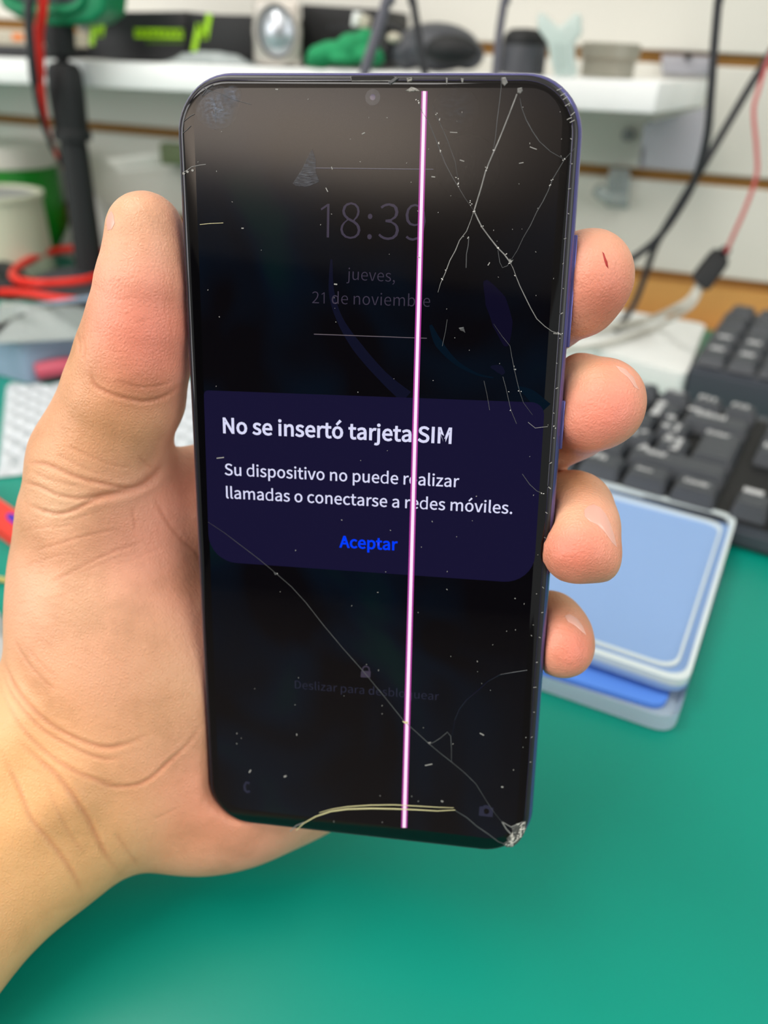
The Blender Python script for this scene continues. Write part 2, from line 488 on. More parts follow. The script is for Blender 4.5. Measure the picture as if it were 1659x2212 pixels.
# slatted panel wall: white boards with brown grooves between them
edges_z = [CAMZ - 0.166, CAMZ - 0.084, CAMZ + 0.0035]
while edges_z[-1] < 2.15:
    edges_z.append(edges_z[-1] + 0.086)
x0, x1 = -1.7, 1.7
G = 0.0045
box(bm, (x0, WALL_Y + 0.008, DESK - 0.75), (x1, WALL_Y + 0.03, 2.2), mi=1)
prev = None
for z in edges_z:
    if prev is not None:
        box(bm, (x0, WALL_Y, prev + G), (x1, WALL_Y + 0.012, z - G), bevel=0.001, seg=1, mi=0)
    prev = z
box(bm, (x0, WALL_Y, prev + G), (x1, WALL_Y + 0.012, 2.2), mi=0)
structure(bm_obj('wall_back', bm, ['panel', 'mdf'], smooth=False))
bm = BM()
box(bm, (x0, WALL_Y - 0.006, DESK - 0.02), (x1, WALL_Y + 0.008, CAMZ - 0.170))
structure(bm_obj('baseboard_back', bm, 'wood', smooth=False))
bm = BM()
box(bm, (-1.7, -5.2, -0.05), (1.7, WALL_Y + 0.03, 0))
structure(bm_obj('floor', bm, 'floor', smooth=False))
bm = BM()
box(bm, (-1.7, -5.2, 2.2), (1.7, WALL_Y + 0.03, 2.25))
structure(bm_obj('ceiling', bm, 'ceil', smooth=False))
bm = BM()
box(bm, (-1.7, -5.25, 0), (1.7, -5.2, 2.2))
structure(bm_obj('wall_front', bm, 'darkwall', smooth=False))

# workbench and its mat
t = thing('workbench', 'wooden workbench under the green mat along the slatted wall', 'table', (0, 0.3, 0))
bm = BM()
box(bm, (-1.4, 0.028, DESK - 0.035), (1.4, WALL_Y - 0.008, DESK - 0.0022), bevel=0.002)
bm_obj('tabletop', bm, 'wood', t)
for lx in (-1.3, 1.3):
    for ly in (0.08, 0.7):
        bm = BM()
        box(bm, (lx - 0.025, ly - 0.025, 0), (lx + 0.025, ly + 0.025, DESK - 0.035))
        bm_obj('leg', bm, 'wood', t, smooth=False)
bm = BM()
box(bm, (-1.35, 0.034, DESK - 0.002), (1.35, WALL_Y - 0.03, DESK), bevel=0.0006)
tag(bm_obj('desk_mat', bm, 'greenmat'), 'glossy green rubber mat covering the whole desk', 'mat')

# ------------------------------------------------------------------ shelf
SY = 632


def on_shelf(u, y=690):
    """height of the shelf top (z world) at pixel column u"""
    p = at_y(u, 150, y)
    return shelf_z(p.x)


def shelf_z(x):
    a, b = at_y(60, 126, SY), at_y(1420, 176, SY)
    return a.z + (b.z - a.z) * (x - a.x) / (b.x - a.x)


xr = at_y(1424, 184, SY).x
xb = at_y(1530, 175, WALL_Y * 1000).x
bm = BM()
TH = 0.019
pl = []
for x, y in ((-1.0, SY * 0.001), (xr, SY * 0.001), (xb, WALL_Y - 0.001), (-1.0, WALL_Y - 0.001)):
    pl.append(Vector((x, y, shelf_z(x) - TH)))
quad_prism(bm, pl, Vector((0, 0, TH)), bevel=0.0012)
tag(bm_obj('wall_shelf', bm, 'shelf'), 'long white shelf board on the slatted wall behind the phone', 'shelf')


def shelf_poly(px_pts, y):
    return [at_y(u, v, y) for u, v in px_pts]


# black boxes with lime marks
def carton(name, label, pts, y, depth, m, group=None):
    """a box whose front face is the pixel quad TL,TR,BR,BL on plane y"""
    q = shelf_poly(pts, y)
    z0 = min(shelf_z(q[2].x), shelf_z(q[3].x))
    q[2].z = shelf_z(q[2].x) + 0.0006
    q[3].z = shelf_z(q[3].x) + 0.0006
    t = thing(name, label, 'box', (q[2] + q[3]) / 2, group)
    bm = BM()
    quad_prism(bm, [q[3], q[2], q[1], q[0]], Vector((0, depth * 0.001, 0)), bevel=0.0012)
    bm_obj('carton', bm, m, t)
    return t, q


def strokes(name, segs, y, w, m, parent, th=0.6):
    """painted strokes: list of pixel polylines on plane y, width w px, as thin raised ink"""
    bm = BM()
    for s in segs:
        p = [at_y(u, v, y - 0.4) for u, v in s]
        for a, b in zip(p[:-1], p[1:]):
            d = (b - a).normalized()
            n = Vector((0, 1, 0)).cross(d).normalized() * px(w / 2, a)
            quad_prism(bm, [a - n, b - n, b + n, a + n], Vector((0, 0.0003, 0)))
    return bm_obj(name, bm, m, parent, smooth=False)


t, q = carton('black_box', 'black product box with lime zigzag mark and lime lettering on its front', [(190, 26), (402, 24), (404, 116), (188, 112)], 664, 95, 'black', 'black boxes with lime marks')
strokes('zigzag_mark', [[(197, 98), (204, 52)], [(204, 52), (217, 78)], [(217, 78), (224, 36)]], 664, 12, 'lime', t)
strokes('lettering', [[(293 + i * 12.5, 64), (293 + i * 12.5, 79)] for i in range(9)] + [[(290, 65), (396, 66)], [(290, 78), (396, 80)]], 664, 6, 'lime', t)
strokes('lettering', [[(317 + i * 11, 87), (317 + i * 11, 94)] for i in range(8)] + [[(314, 90), (396, 91)]], 664, 4, 'limedim', t)
t, q = carton('black_box', 'black product box with lime zigzag mark, beside the silver speaker', [(408, 30), (552, 33), (556, 128), (406, 118)], 655, 95, 'blackm', 'black boxes with lime marks')
strokes('zigzag_mark', [[(418, 112), (430, 52)], [(430, 52), (443, 84)], [(443, 84), (452, 30)]], 655, 13, 'lime', t)
t, q = carton('black_box', 'plain black box with faint grey lettering right of the silver speaker', [(650, 9), (824, 20), (826, 128), (652, 122)], 690, 70, 'blackm')
strokes('lettering', [[(712 + i * 9, 54), (712 + i * 9, 64)] for i in range(6)], 690, 4, 'darkgrey', t)

# pale carton with an orange patch and a flat black case, far left
t, q = carton('pale_box', 'pale carton with an orange patch behind the multimeter', [(-120, 60), (112, 68), (112, 108), (-120, 104)], 690, 60, 'beige')
strokes('orange_patch', [[(26, 80), (50, 80)]], 690, 13, 'orange', t)
q = [at_y(u, v, 640) for u, v in ((-140, 100), (128, 108))]
bm = BM()
zz = shelf_z(q[1].x)
zl = shelf_z(q[0].x)
quad_prism(bm, [Vector((q[0].x, .640, zl + .0006)), Vector((q[1].x, .640, zz + .0006)), Vector((q[1].x, .686, zz + .0006)), Vector((q[0].x, .686, zl + .0006))], Vector((0, 0, 0.0085)), bevel=0.002)
tag(bm_obj('flat_case', bm, 'black'), 'flat black case lying on the left end of the shelf', 'case')

# grey plastic film on the shelf before the black boxes
def lumpy_sheet(name, poly, z_of, amp, m, nx=26, ny=16, seed=1, freq=9, thick=0.001, dome=0.0):
    """crumpled film over the quad poly (4 world points, z ignored), resting on z_of(x,y)"""
    rnd = random.Random(seed)
    ph = [(rnd.uniform(0, 6.28), rnd.uniform(0.5, 1.6), rnd.uniform(0.5, 1.6)) for _ in range(7)]
    bm = BM()
    g = []
    for j in range(ny + 1):
        row = []
        for i in range(nx + 1):
            a, b = i / nx, j / ny
            p = (poly[0] * (1 - a) + poly[1] * a) * (1 - b) + (poly[3] * (1 - a) + poly[2] * a) * b
            h = sum(abs(math.sin(freq * (fx * a + fy * b) + f)) for f, fx, fy in ph) / 7
            edge = min(1, 5 * min(a, 1 - a, b, 1 - b) + 0.05)
            row.append(bm.verts.new((p.x, p.y, z_of(p.x, p.y) + 0.0006 + edge * (amp * h + dome * math.sin(math.pi * a) * math.sin(math.pi * b)))))
        g.append(row)
    low = [[bm.verts.new((v.co.x, v.co.y, z_of(v.co.x, v.co.y) + 0.0004)) for v in r] for r in g]
    for j in range(ny):
        for i in range(nx):
            bm.faces.new((g[j][i], g[j][i + 1], g[j + 1][i + 1], g[j + 1][i]))
            bm.faces.new((low[j][i], low[j + 1][i], low[j + 1][i + 1], low[j][i + 1]))
    for i in range(nx):
        bm.faces.new((g[0][i], low[0][i], low[0][i + 1], g[0][i + 1]))
        bm.faces.new((g[ny][i], g[ny][i + 1], low[ny][i + 1], low[ny][i]))
    for j in range(ny):
        bm.faces.new((g[j][0], g[j + 1][0], low[j + 1][0], low[j][0]))
        bm.faces.new((g[j][nx], low[j][nx], low[j + 1][nx], g[j + 1][nx]))
    return bm_obj(name, bm, m, angle=70)


sh = lambda x, y: shelf_z(x)
xa, xc = at_y(352, 120, 640).x, at_y(552, 130, 640).x
tag(lumpy_sheet('plastic_film', [Vector((xa, .636, 0)), Vector((xc, .636, 0)), Vector((xc, .651, 0)), Vector((xa, .651, 0))], sh, 0.004, 'clearp', seed=3, dome=0.006),
    'strip of clear plastic film on the shelf before the black boxes', 'plastic film')

# silver speaker
c = at_y(598, 72, 645)
t = thing('speaker', 'small silver speaker with a round metallic cone on the shelf', 'speaker', (c.x, .645, shelf_z(c.x)))
q = shelf_poly([(546, -6), (648, -4), (652, 138), (548, 134)], 645)
q[2].z = shelf_z(q[2].x) + 0.0006
q[3].z = shelf_z(q[3].x) + 0.0006
bm = BM()
quad_prism(bm, [q[3], q[2], q[1], q[0]], Vector((c.x, .645, 0)).normalized() * 0.05, bevel=0.004, seg=3)
bm_obj('cabinet', bm, 'silver', t)
cc = at_y(600, 70, 644.5)
bm = BM()
R0 = px(44, cc)
lathe(bm, cc, [(R0 * 1.28, 0.0), (R0 * 1.26, 0.003), (R0 * 1.08, 0.004), (R0 * 1.0, 0.001)], axis=(0, -1, 0), seg=48)
for v in bm.verts:
    v.co.z = cc.z + (v.co.z - cc.z) * 1.12
bm_obj('trim_ring', bm, 'silver', t)
bm = BM()
lathe(bm, cc, [(R0 * 1.06, 0.0002), (R0 * 1.04, 0.002), (R0 * 0.96, 0.0012), (R0 * 0.94, 0.0003)], axis=(0, -1, 0), seg=48)
for v in bm.verts:
    v.co.z = cc.z + (v.co.z - cc.z) * 1.12
bm_obj('surround', bm, 'blackm', t)
bm = BM()
lathe(bm, cc, [(R0 * 0.95, 0.0008), (R0 * 0.7, 0.0055), (R0 * 0.35, 0.008), (0, 0.009)], axis=(0, -1, 0), seg=48)
for v in bm.verts:
    v.co.z = cc.z + (v.co.z - cc.z) * 1.12
bm_obj('cone', bm, 'cone', t)

# green cloth, small connector, headphones, dark canister, tins
def blob(name, parts, m, parent=None, vox=0.0012, label=None, cat=None, sm=2):
    """soft lump: union of ellipsoids (centre, radii) smoothed into one surface"""
    bm = BM()
    for cpt, rad in parts:
        r = bmesh.ops.create_icosphere(bm, subdivisions=3, radius=1.0)
        for v in r['verts']:
            v.co = Vector((v.co.x * rad[0], v.co.y * rad[1], v.co.z * rad[2])) + Vector(cpt)
    me = bpy.data.meshes.new(name)
    bm.to_mesh(me)
    bm.free()
    o = bpy.data.objects.new(name, me)
    COL.objects.link(o)
    md = o.modifiers.new('r', 'REMESH')
    md.mode = 'VOXEL'
    md.voxel_size = vox
    s = o.modifiers.new('s', 'SMOOTH')
    s.iterations = sm * 7
    s.factor = 0.5
    me2 = bpy.data.meshes.new_from_object(o.evaluated_get(bpy.context.evaluated_depsgraph_get()))
    bpy.data.objects.remove(o)
    me2.materials.clear()
    o = link(name, me2, m, parent)
    if label:
        tag(o, label, cat)
    return o


def shp(u, v, y, rx, ry, rz):
    p = at_y(u, v, y)
    return (p, (px(rx, p), ry * 0.001, px(rz, p)))


blob('green_cloth', [shp(694, 122, 640, 30, 14, 24), shp(720, 112, 645, 40, 16, 22), shp(760, 104, 645, 34, 16, 30), shp(790, 90, 650, 24, 12, 26),
                     shp(800, 122, 640, 34, 14, 20), shp(745, 128, 640, 36, 14, 14), shp(676, 134, 640, 14, 10, 12)], 'cloth',
     label='crumpled green cloth on the shelf beside the silver speaker', cat='cloth')
p = at_y(778, 44, 650)
t = thing('connector', 'small beige connector hanging over the black box and green cloth', 'connector', p)
bm = BM()
q = shelf_poly([(762, 24), (776, 26), (770, 58), (757, 56)], 660)
quad_prism(bm, q, Vector((0, 0.012, 0)), bevel=0.0012)
bm_obj('plug', bm, 'white', t)
bm = BM()
q = shelf_poly([(776, 30), (794, 36), (788, 62), (771, 58)], 662)
quad_prism(bm, q, Vector((0, 0.012, 0)), bevel=0.0015)
bm_obj('housing', bm, 'beige', t)

t = thing('headphones', 'dark grey over-ear headphones lying on the shelf', 'headphones', at_y(930, 145, 650))
blob('ear_cup', [shp(945, 102, 660, 92, 24, 47), shp(880, 112, 655, 34, 18, 36), shp(1010, 118, 660, 36, 16, 30)], 'darkgrey', t)
blob('ear_cushion', [shp(975, 108, 640, 62, 9, 30)], 'blackm', t)
bm = BM()
tube(bm, spline([at_y(824, 132, 660), at_y(812, 100, 660), at_y(818, 66, 660), at_y(846, 58, 660), at_y(872, 72, 660)]), px(9, at_y(840, 80, 660)))
bm_obj('headband', bm, 'blackm', t)
blob('pad', [shp(838, 112, 648, 18, 10, 26), shp(850, 84, 655, 18, 10, 10)], 'blackm', t)
blob('hinge', [shp(852, 82, 640, 17, 7, 11)], 'beige', t)

c = at_y(1128, 150, 665)
rad = px(48, c)
zb = shelf_z(c.x)
h = at_y(1128, 62, 665).z - zb
t = thing('canister', 'dark grey round canister on the shelf left of the white clip', 'canister', (c.x, .665, zb))
bm = BM()
lathe(bm, (c.x, .665, zb + .0006), [(0, 0), (rad, 0), (rad, h * 0.62), (rad * .98, h * .64)])
bm_obj('body', bm, 'darkgrey', t)
bm = BM()
lathe(bm, (c.x, .665, zb + .0006), [(rad * .98, h * .64), (rad, h * .66), (rad * 0.95, h * .84), (rad * .7, h * .97), (0, h)])
bm_obj('lid', bm, 'blackm', t)

# tins
c = at_y(1310, 165, 690)
zb = shelf_z(c.x)
rad = px(62, c)
zt = at_y(1300, 94, 690).z
t = thing('tin', 'wide grey round tin on the right end of the shelf', 'tin', (c.x, .69, zb))
bm = BM()
hh = zt - zb
lathe(bm, (c.x, .69, zb + .0006), [(0, 0), (rad * .9, 0), (rad * .9, hh * .35), (rad * .93, hh * .4), (rad * .9, hh * .45), (rad * .92, hh * .52)])
bm_obj('body', bm, 'tin', t)
bm = BM()
lathe(bm, (c.x, .69, zb + .0006), [(rad * .92, hh * .53), (rad, hh * .55), (rad, hh * .96), (rad * .95, hh), (0, hh)])
bm_obj('lid', bm, 'tin', t)

# milky Y-shaped clip standing at the shelf's front edge
y = 636
pts = [(1196, 176), (1188, 128), (1182, 92), (1160, 62), (1160, 32), (1170, 26), (1186, 42), (1206, 60), (1226, 44), (1243, 27), (1254, 32), (1255, 70),
       (1238, 92), (1240, 128), (1246, 158), (1236, 178)]
q = shelf_poly(pts, y)
for k in (0, -1):
    q[k].z = shelf_z(q[k].x) + 0.0006
bm = BM()
quad_prism(bm, q, Vector((0, 0.010, 0)), bevel=0.0014)
t = tag(bm_obj('spudger_clip', bm, 'milk'), 'milky white Y-shaped plastic clip standing on the shelf edge', 'clip')
bm = BM()
for uu in (1203, 1226):
    tube(bm, [at_y(uu, 92, y - 0.6), at_y(uu + 4, 165, y - 0.6)], 0.0014)
bm_obj('rib', bm, 'milk', t)

# ------------------------------------------------------------------ on the wall
WY = WALL_Y * 1000
q = shelf_poly([(1428, 118), (1536, 122), (1534, 164), (1430, 160)], WY - 6)
t = thing('wall_bracket', 'white plastic holder clipped into the upper wall groove', 'bracket', q[3])
bm = BM()
quad_prism(bm, q, Vector((0, 0.006, 0)), bevel=0.001)
bm_obj('plate', bm, 'lav', t)
bm = BM()
pc = at_y(1486, 122, WY - 8)
lathe(bm, pc, [(0, 0.002), (px(6, pc), .002), (px(7, pc), -.002)], axis=(0, -1, 0), seg=20)
bm_obj('screw', bm, 'black', t)

q = shelf_poly([(1392, 268), (1524, 232), (1512, 372), (1378, 362)], WY - 62)
t = thing('acrylic_holder', 'lavender tinted acrylic box hanging under the right end of the shelf', 'holder', q[3])
bm = BM()
quad_prism(bm, q, Vector((0, 0.004, 0)), bevel=0.001)
bm_obj('front_panel', bm, 'lav', t)
bm = BM()
a, b = q[0], q[3]
quad_prism(bm, [a, b, b + Vector((0, .060, 0)), a + Vector((0, .060, 0))], Vector((0.003, 0, 0)))
bm_obj('side_panel', bm, 'lav', t)
bm = BM()
pc = at_y(1356, 292, WY - 4)
lathe(bm, pc, [(px(13, pc), -.0035), (px(13, pc), .002), (px(9, pc), .004), (0, .004)], axis=(0, -1, 0), seg=20)
tag(bm_obj('wall_stud', bm, 'grey'), 'small grey stud on the wall below the shelf', 'stud')

q = shelf_poly([(1316, 362), (1362, 366), (1356, 452), (1306, 446)], WY - 8)
t = thing('slat_hook', 'translucent plastic hook hung in the lower wall groove', 'hook', q[3])
bm = BM()
quad_prism(bm, q, Vector((0, 0.007, 0)), bevel=0.0015)
bm_obj('plate', bm, 'clearp', t)
bm = BM()
tube(bm, spline([at_y(1345, 424, WY - 9), at_y(1330, 428, WY - 22), at_y(1308, 424, WY - 30), at_y(1288, 408, WY - 34)]), 0.005)
bm_obj('arm', bm, 'clearp', t)

# white tray and an olive block on the wall, left
t = thing('wall_tray', 'white open tray hung on the wall under the shelf, left of the phone', 'tray', at_y(300, 365, WY - 60))
q = shelf_poly([(226, 344), (420, 318), (420, 350), (252, 366)], WY - 80)
bm = BM()
quad_prism(bm, q, Vector((0, 0.003, 0)), bevel=0.001)
bm_obj('front_lip', bm, 'panel', t)
bm = BM()
a, b, c_, d_ = q
quad_prism(bm, [d_, c_, c_ + Vector((0, .079, 0)), d_ + Vector((0, .079, 0))], Vector((0, 0, -0.003)))
bm_obj('floor_plate', bm, 'panel', t)
q = shelf_poly([(358, 306), (420, 310), (420, 356), (362, 352)], WY - 84)
bm = BM()
quad_prism(bm, q, Vector((0, -0.012, 0)), bevel=0.002)
tag(bm_obj('olive_block', bm, 'olive'), 'small olive green block by the white wall tray, beside the phone', 'block')

# ------------------------------------------------------------------ stand with the multimeter
pb = at_z(198, 604, 8)
t = thing('tripod_stand', 'black desk stand with a round base and thick pole', 'stand', (pb.x, pb.y, DESK))
bc = Vector((pb.x, pb.y, DESK + 0.0006))
RB = px(122, pb)
bm = BM()
lathe(bm, bc, [(0, 0), (RB, 0), (RB, .006), (RB * .96, .009), (RB * .3, .012), (0.016, .016), (0.0, .016)], seg=64)
bm_obj('base', bm, 'darkgrey', t)


def up(v):     # point on the stand axis seen at pixel row v
    lo, hi = 0.0, 0.6
    for _ in range(50):
        m_ = (lo + hi) / 2
        c = CAMM.inverted() @ Vector((bc.x, bc.y, bc.z + m_))
        vv = 1106 - FPX * c.y / -c.z
        if vv > v:
            lo = m_
        else:
            hi = m_
    return lo


r_thin = px(27, pb)
bm = BM()
lathe(bm, bc, [(r_thin * 1.15, .012), (r_thin * 1.1, .03), (r_thin * 1.0, up(330)), (r_thin * .95, up(300))], seg=32)
bm_obj('pole', bm, 'blackm', t)
bm = BM()
lathe(bm, bc, [(r_thin * .8, up(306)), (r_thin * 1.34, up(302)), (r_thin * 1.34, up(284)), (r_thin * 1.18, up(278)), (r_thin * 1.26, up(200)), (r_thin * 1.22, up(155)), (r_thin * 1.0, up(138)), (r_thin * .4, up(132))], seg=32)
bm_obj('sleeve', bm, 'blackm', t)
bm = BM()
lathe(bm, bc, [(r_thin * .4, up(140)), (r_thin * .42, up(124)), (r_thin * .95, up(118)), (r_thin * 1.02, up(96)), (r_thin * 1.1, up(60)), (r_thin * 1.0, up(40)), (0, up(38))], seg=32)
bm_obj('clamp_head', bm, 'blackm', t)
for uu in (100, 178):
    pq = at_y(uu, 60, bc.y * 1000)
    bm = BM()
    lathe(bm, pq + Vector((0, .004, 0)), [(0, 0.006), (px(9, pq), .006), (px(9, pq), 0), (0, 0)], axis=(0, -1, 0), seg=20)
    bm_obj('clamp_knob', bm, 'silver', t)

YB = bc.y * 1000 - 14
t = thing('multimeter', 'green multimeter clamped on top of the black stand', 'multimeter', at_y(130, 48, YB))
q = shelf_poly([(-20, -90), (236, -90), (224, 28), (196, 50), (108, 56), (36, 40), (-4, 14)], YB)
bm = BM()
quad_prism(bm, q, Vector((0, 0.03, 0)), bevel=0.004, seg=3)
bm_obj('holster', bm, 'green', t)
q = shelf_poly([(14, -80), (178, -80), (170, 2), (150, 8), (44, 2), (20, -8)], YB - 2.0)
bm = BM()
quad_prism(bm, q, Vector((0, 0.003, 0)), bevel=0.001)
bm_obj('face_panel', bm, 'darkgrey', t)
bm = BM()
tube(bm, spline([at_y(4, -40, YB), at_y(10, 2, YB - 1), at_y(44, 20, YB - 2), at_y(100, 24, YB - 2), at_y(150, 20, YB - 2), at_y(176, 4, YB - 1), at_y(184, -40, YB)]), px(9, at_y(100, 20, YB)))
bm_obj('holster_rim', bm, 'green', t)


def cable(name, pts, r, m, label, cat='cable', group=None):
    bm = BM()
    tube(bm, spline(pts), r)
    o = bm_obj(name, bm, m, angle=80)
    return tag(o, label, cat, group)


a0 = at_y(66, -30, YB - 22)
cable('test_lead', [a0, at_y(62, 40, YB - 24), at_y(70, 140, YB - 22), at_y(84, 235, YB - 14), at_y(112, 315, YB + 5), at_y(150, 375, YB + 18), at_y(185, 400, YB + 30)], [px(10, a0)] * 3 + [px(6.5, a0)] * 4, 'blackcable',
      'black test lead hanging from the green multimeter', 'test lead', 'test leads of the multimeter')
a0 = at_y(96, -30, YB - 12)
cable('test_lead', [a0, at_y(91, 30, YB - 14), at_y(84, 80, YB - 13), at_y(88, 170, YB - 10), at_y(96, 250, YB - 2), at_y(118, 325, YB + 7), at_y(152, 382, YB + 20), at_y(190, 415, YB + 32)], [px(11, a0)] * 3 + [px(8, a0)] + [px(5, a0)] * 3, 'redcable',
      'red test lead hanging from the green multimeter', 'test lead', 'test leads of the multimeter')
rc = px(9.0, at_z(120, 620, 10))
cable('red_cable', [at_z(320, 560, 14), at_z(250, 548, 16), at_z(170, 538, 17), at_z(104, 546, 17), at_z(50, 570, 16), at_z(28, 592, 16), at_z(40, 606, 16), at_z(80, 612, 18), at_z(120, 612, 18), at_z(180, 606, 19), at_z(230, 594, 19), at_z(300, 584, 18)], rc, 'redcable',
      'loop of red cable lying over the stand base')
cable('red_cable', [at_z(-40, 630, 5), at_z(0, 631, 6), at_z(60, 634, 12), at_z(110, 643, 12), at_z(172, 652, 12)], rc, 'redcable',
      'short straight end of red cable left of the thumb')
cable('black_cable', [at_z(-30, 724, 32), at_z(0, 708, 33), at_z(60, 682, 34), at_z(120, 666, 34), at_z(200, 656, 33), at_z(280, 650, 24)], rc * 0.7, 'blackcable',
      'thin black cable crossing the clear plastic box lid')

# ------------------------------------------------------------------ left side of the desk
JY = 722
c = at_y(24, 430, JY)
zt = at_y(40, 322, JY).z - DESK
rad = at_y(114, 430, JY).x - c.x
c.z = DESK
t = thing('jar', 'bright green jar with a pale lid at the left edge, by the wall', 'jar', c)
bm = BM()
lathe(bm, c + Vector((0, 0, .0006)), [(0, 0), (rad * .98, 0), (rad * 1.0, .01), (rad * .93, zt * .82), (rad * .92, zt * .83)], seg=48)
bm_obj('body', bm, 'jargreen', t)
bm = BM()
lathe(bm, c + Vector((0, 0, .0006)), [(rad * .92, zt * .83), (rad * .95, zt * .84), (rad * .95, zt * .99), (rad * .9, zt * 1.04), (0, zt * 1.05)], seg=48)
bm_obj('lid', bm, 'panel', t)

c = at_y(-8, 500, 632)
rad = at_y(76, 500, 632).x - c.x
hz = at_y(60, 424, 632).z - DESK
c.z = DESK
t = thing('cup', 'pale cream cup with a grey inside, at the left edge before the green jar', 'cup', c)
bm = BM()
lathe(bm, c + Vector((0, 0, .0006)), [(0, 0), (rad * 1.06, 0), (rad * 1.0, hz * .93), (rad * 1.05, hz * .94), (rad * 1.05, hz), (rad * .93, hz), (rad * .91, hz * .93)], seg=48)
bm_obj('body', bm, 'cream', t)
bm = BM()
lathe(bm, c + Vector((0, 0, .0006)), [(rad * .925, hz * .965), (rad * .7, hz * .955), (0, hz * .955)], seg=48)
bm_obj('filling', bm, 'grey', t)

poly = [Vector((-.590, .702, 0)), Vector((-.520, .688, 0)), Vector((-.505, .766, 0)), Vector((-.590, .766, 0))]
tag(lumpy_sheet('plastic_bag', poly, lambda x, y: DESK, 0.022, 'bag', seed=5, dome=0.040, freq=6, nx=60, ny=40), 'crumpled clear plastic bag between the cup and the stand', 'bag')
bm = BM()
p0 = at_z(-30, 600)
tube(bm, spline([at_z(-80, 590, 8), at_z(-20, 578, 10), at_z(24, 590, 9), at_z(44, 612, 8), at_z(20, 622, 8), at_z(-60, 620, 8)]), 0.0085, seg=12)
tag(bm_obj('cable_coil', bm, 'blackm'), 'thick black cable bunched up beside the stand base', 'cable')

# clear box with a lid
def rprism(corners, z0, h, r=0.006, seg=5, taper=1.0):
    """rounded slab over 4 ground corners -> bmesh"""
    bm = BM()
    n = len(corners)
    ring = []
    for i in range(n):
        p, a, b = corners[i], corners[i - 1], corners[(i + 1) % n]
        d1, d2 = (a - p).normalized(), (b - p).normalized()
        for k in range(seg + 1):
            t_ = k / seg
            ring.append(p + d1 * r * (1 - t_) ** 2 + d2 * r * t_ ** 2)
    ring = [Vector((p.x, p.y, z0)) for p in ring]
    quad_prism(bm, ring, Vector((0, 0, h)), taper)
    return bm


def shell_box(corners, z0, h, wall, r=0.006):
    """open-top tray"""
    bm = rprism(corners, z0, h, r)
    top = max(bm.faces, key=lambda f: f.calc_center_median().z * 10 + f.calc_area())
    top = [f for f in bm.faces if f.normal.z > 0.9 or all(abs(v.co.z - z0 - h) < 1e-6 for v in f.verts)][0]
    bmesh.ops.inset_region(bm, faces=[top], thickness=wall)
    for v in top.verts:
        v.co.z = z0 + wall
    return bm


cb = [at_z(70, 828), at_z(330, 790), at_z(300, 700), at_z(-110, 770)]
cb = [at_z(64, 832), at_z(330, 776), at_z(260, 706), at_z(-130, 772)]
t = thing('clear_case', 'bluish clear plastic parts box with a lid, left of the thumb', 'box', (cb[0] + cb[2]) / 2)
bm_obj('body', shell_box(cb, DESK + 0.0006, 0.022, 0.0016), 'bluebox', t)
cc = sum(cb, Vector()) / 4
cl = [cc + (p - cc) * 1.03 for p in cb]
bm_obj('lid', rprism(cl, DESK + 0.0232, 0.004), 'bluebox', t)
bm_obj('lid_panel', rprism([cc + (p - cc) * .86 for p in cb], DESK + 0.0274, 0.0016), 'bluebox', t)
bm = BM()
a, b = at_z(80, 802, 8), at_z(220, 790, 8)
tube(bm, spline([a, (a + b) / 2 + Vector((0, -.002, .002)), b]), 0.006)
tag(bm_obj('red_part', bm, 'pinkred'), 'red part lying inside the bluish clear plastic box', 'part')
poly = [at_z(-20, 742, 30), at_z(190, 730, 30), at_z(200, 668, 30), at_z(0, 650, 30)]
tag(lumpy_sheet('clear_film', poly, lambda x, y: DESK + 0.0292, 0.006, 'clearp', seed=9, freq=6, dome=0.004), 'sheet of clear film lying on the clear parts box', 'plastic film')

# bubble wrap
bw = [at_z(-6, 1034), at_z(440, 985), at_z(430, 828), at_z(14, 836)]
bm = BM()
nx, ny = 150, 60
L1, L2 = (bw[1] - bw[0]).length, (bw[3] - bw[0]).length
g = []
pitch = 0.0112
for j in range(ny + 1):
    row = []
    for i in range(nx + 1):
        a, b = i / nx, j / ny
        p = (bw[0] * (1 - a) + bw[1] * a) * (1 - b) + (bw[3] * (1 - a) + bw[2] * a) * b
        X, Y = a * L1, b * L2
        rr = round(Y / (pitch * .87))
        xx = X - (pitch / 2 if rr % 2 else 0)
        dx = xx - round(xx / pitch) * pitch
        dy = Y - rr * pitch * .87
        d = math.hypot(dx, dy) / (pitch * .43)
        hb = 0.0042 * math.sqrt(max(0, 1 - d * d))
        e = min(1, min(a, 1 - a) * 30, min(b, 1 - b) * 14)
        row.append(bm.verts.new((p.x, p.y, DESK + 0.0008 + e * (0.003 + hb + .002 * math.sin(7 * a) * math.sin(5 * b)))))
    g.append(row)
for j in range(ny):
    for i in range(nx):
        bm.faces.new((g[j][i], g[j][i + 1], g[j + 1][i + 1], g[j + 1][i]))
bd = [g[0][0], g[0][nx], g[ny][nx], g[ny][0]]
bm.faces.new([bm.verts.new((v.co.x, v.co.y, DESK + 0.0006)) for v in bd])
tag(bm_obj('bubble_wrap', bm, 'bubble', angle=80), 'white sheet of bubble wrap on the mat behind the thumb', 'bubble wrap')

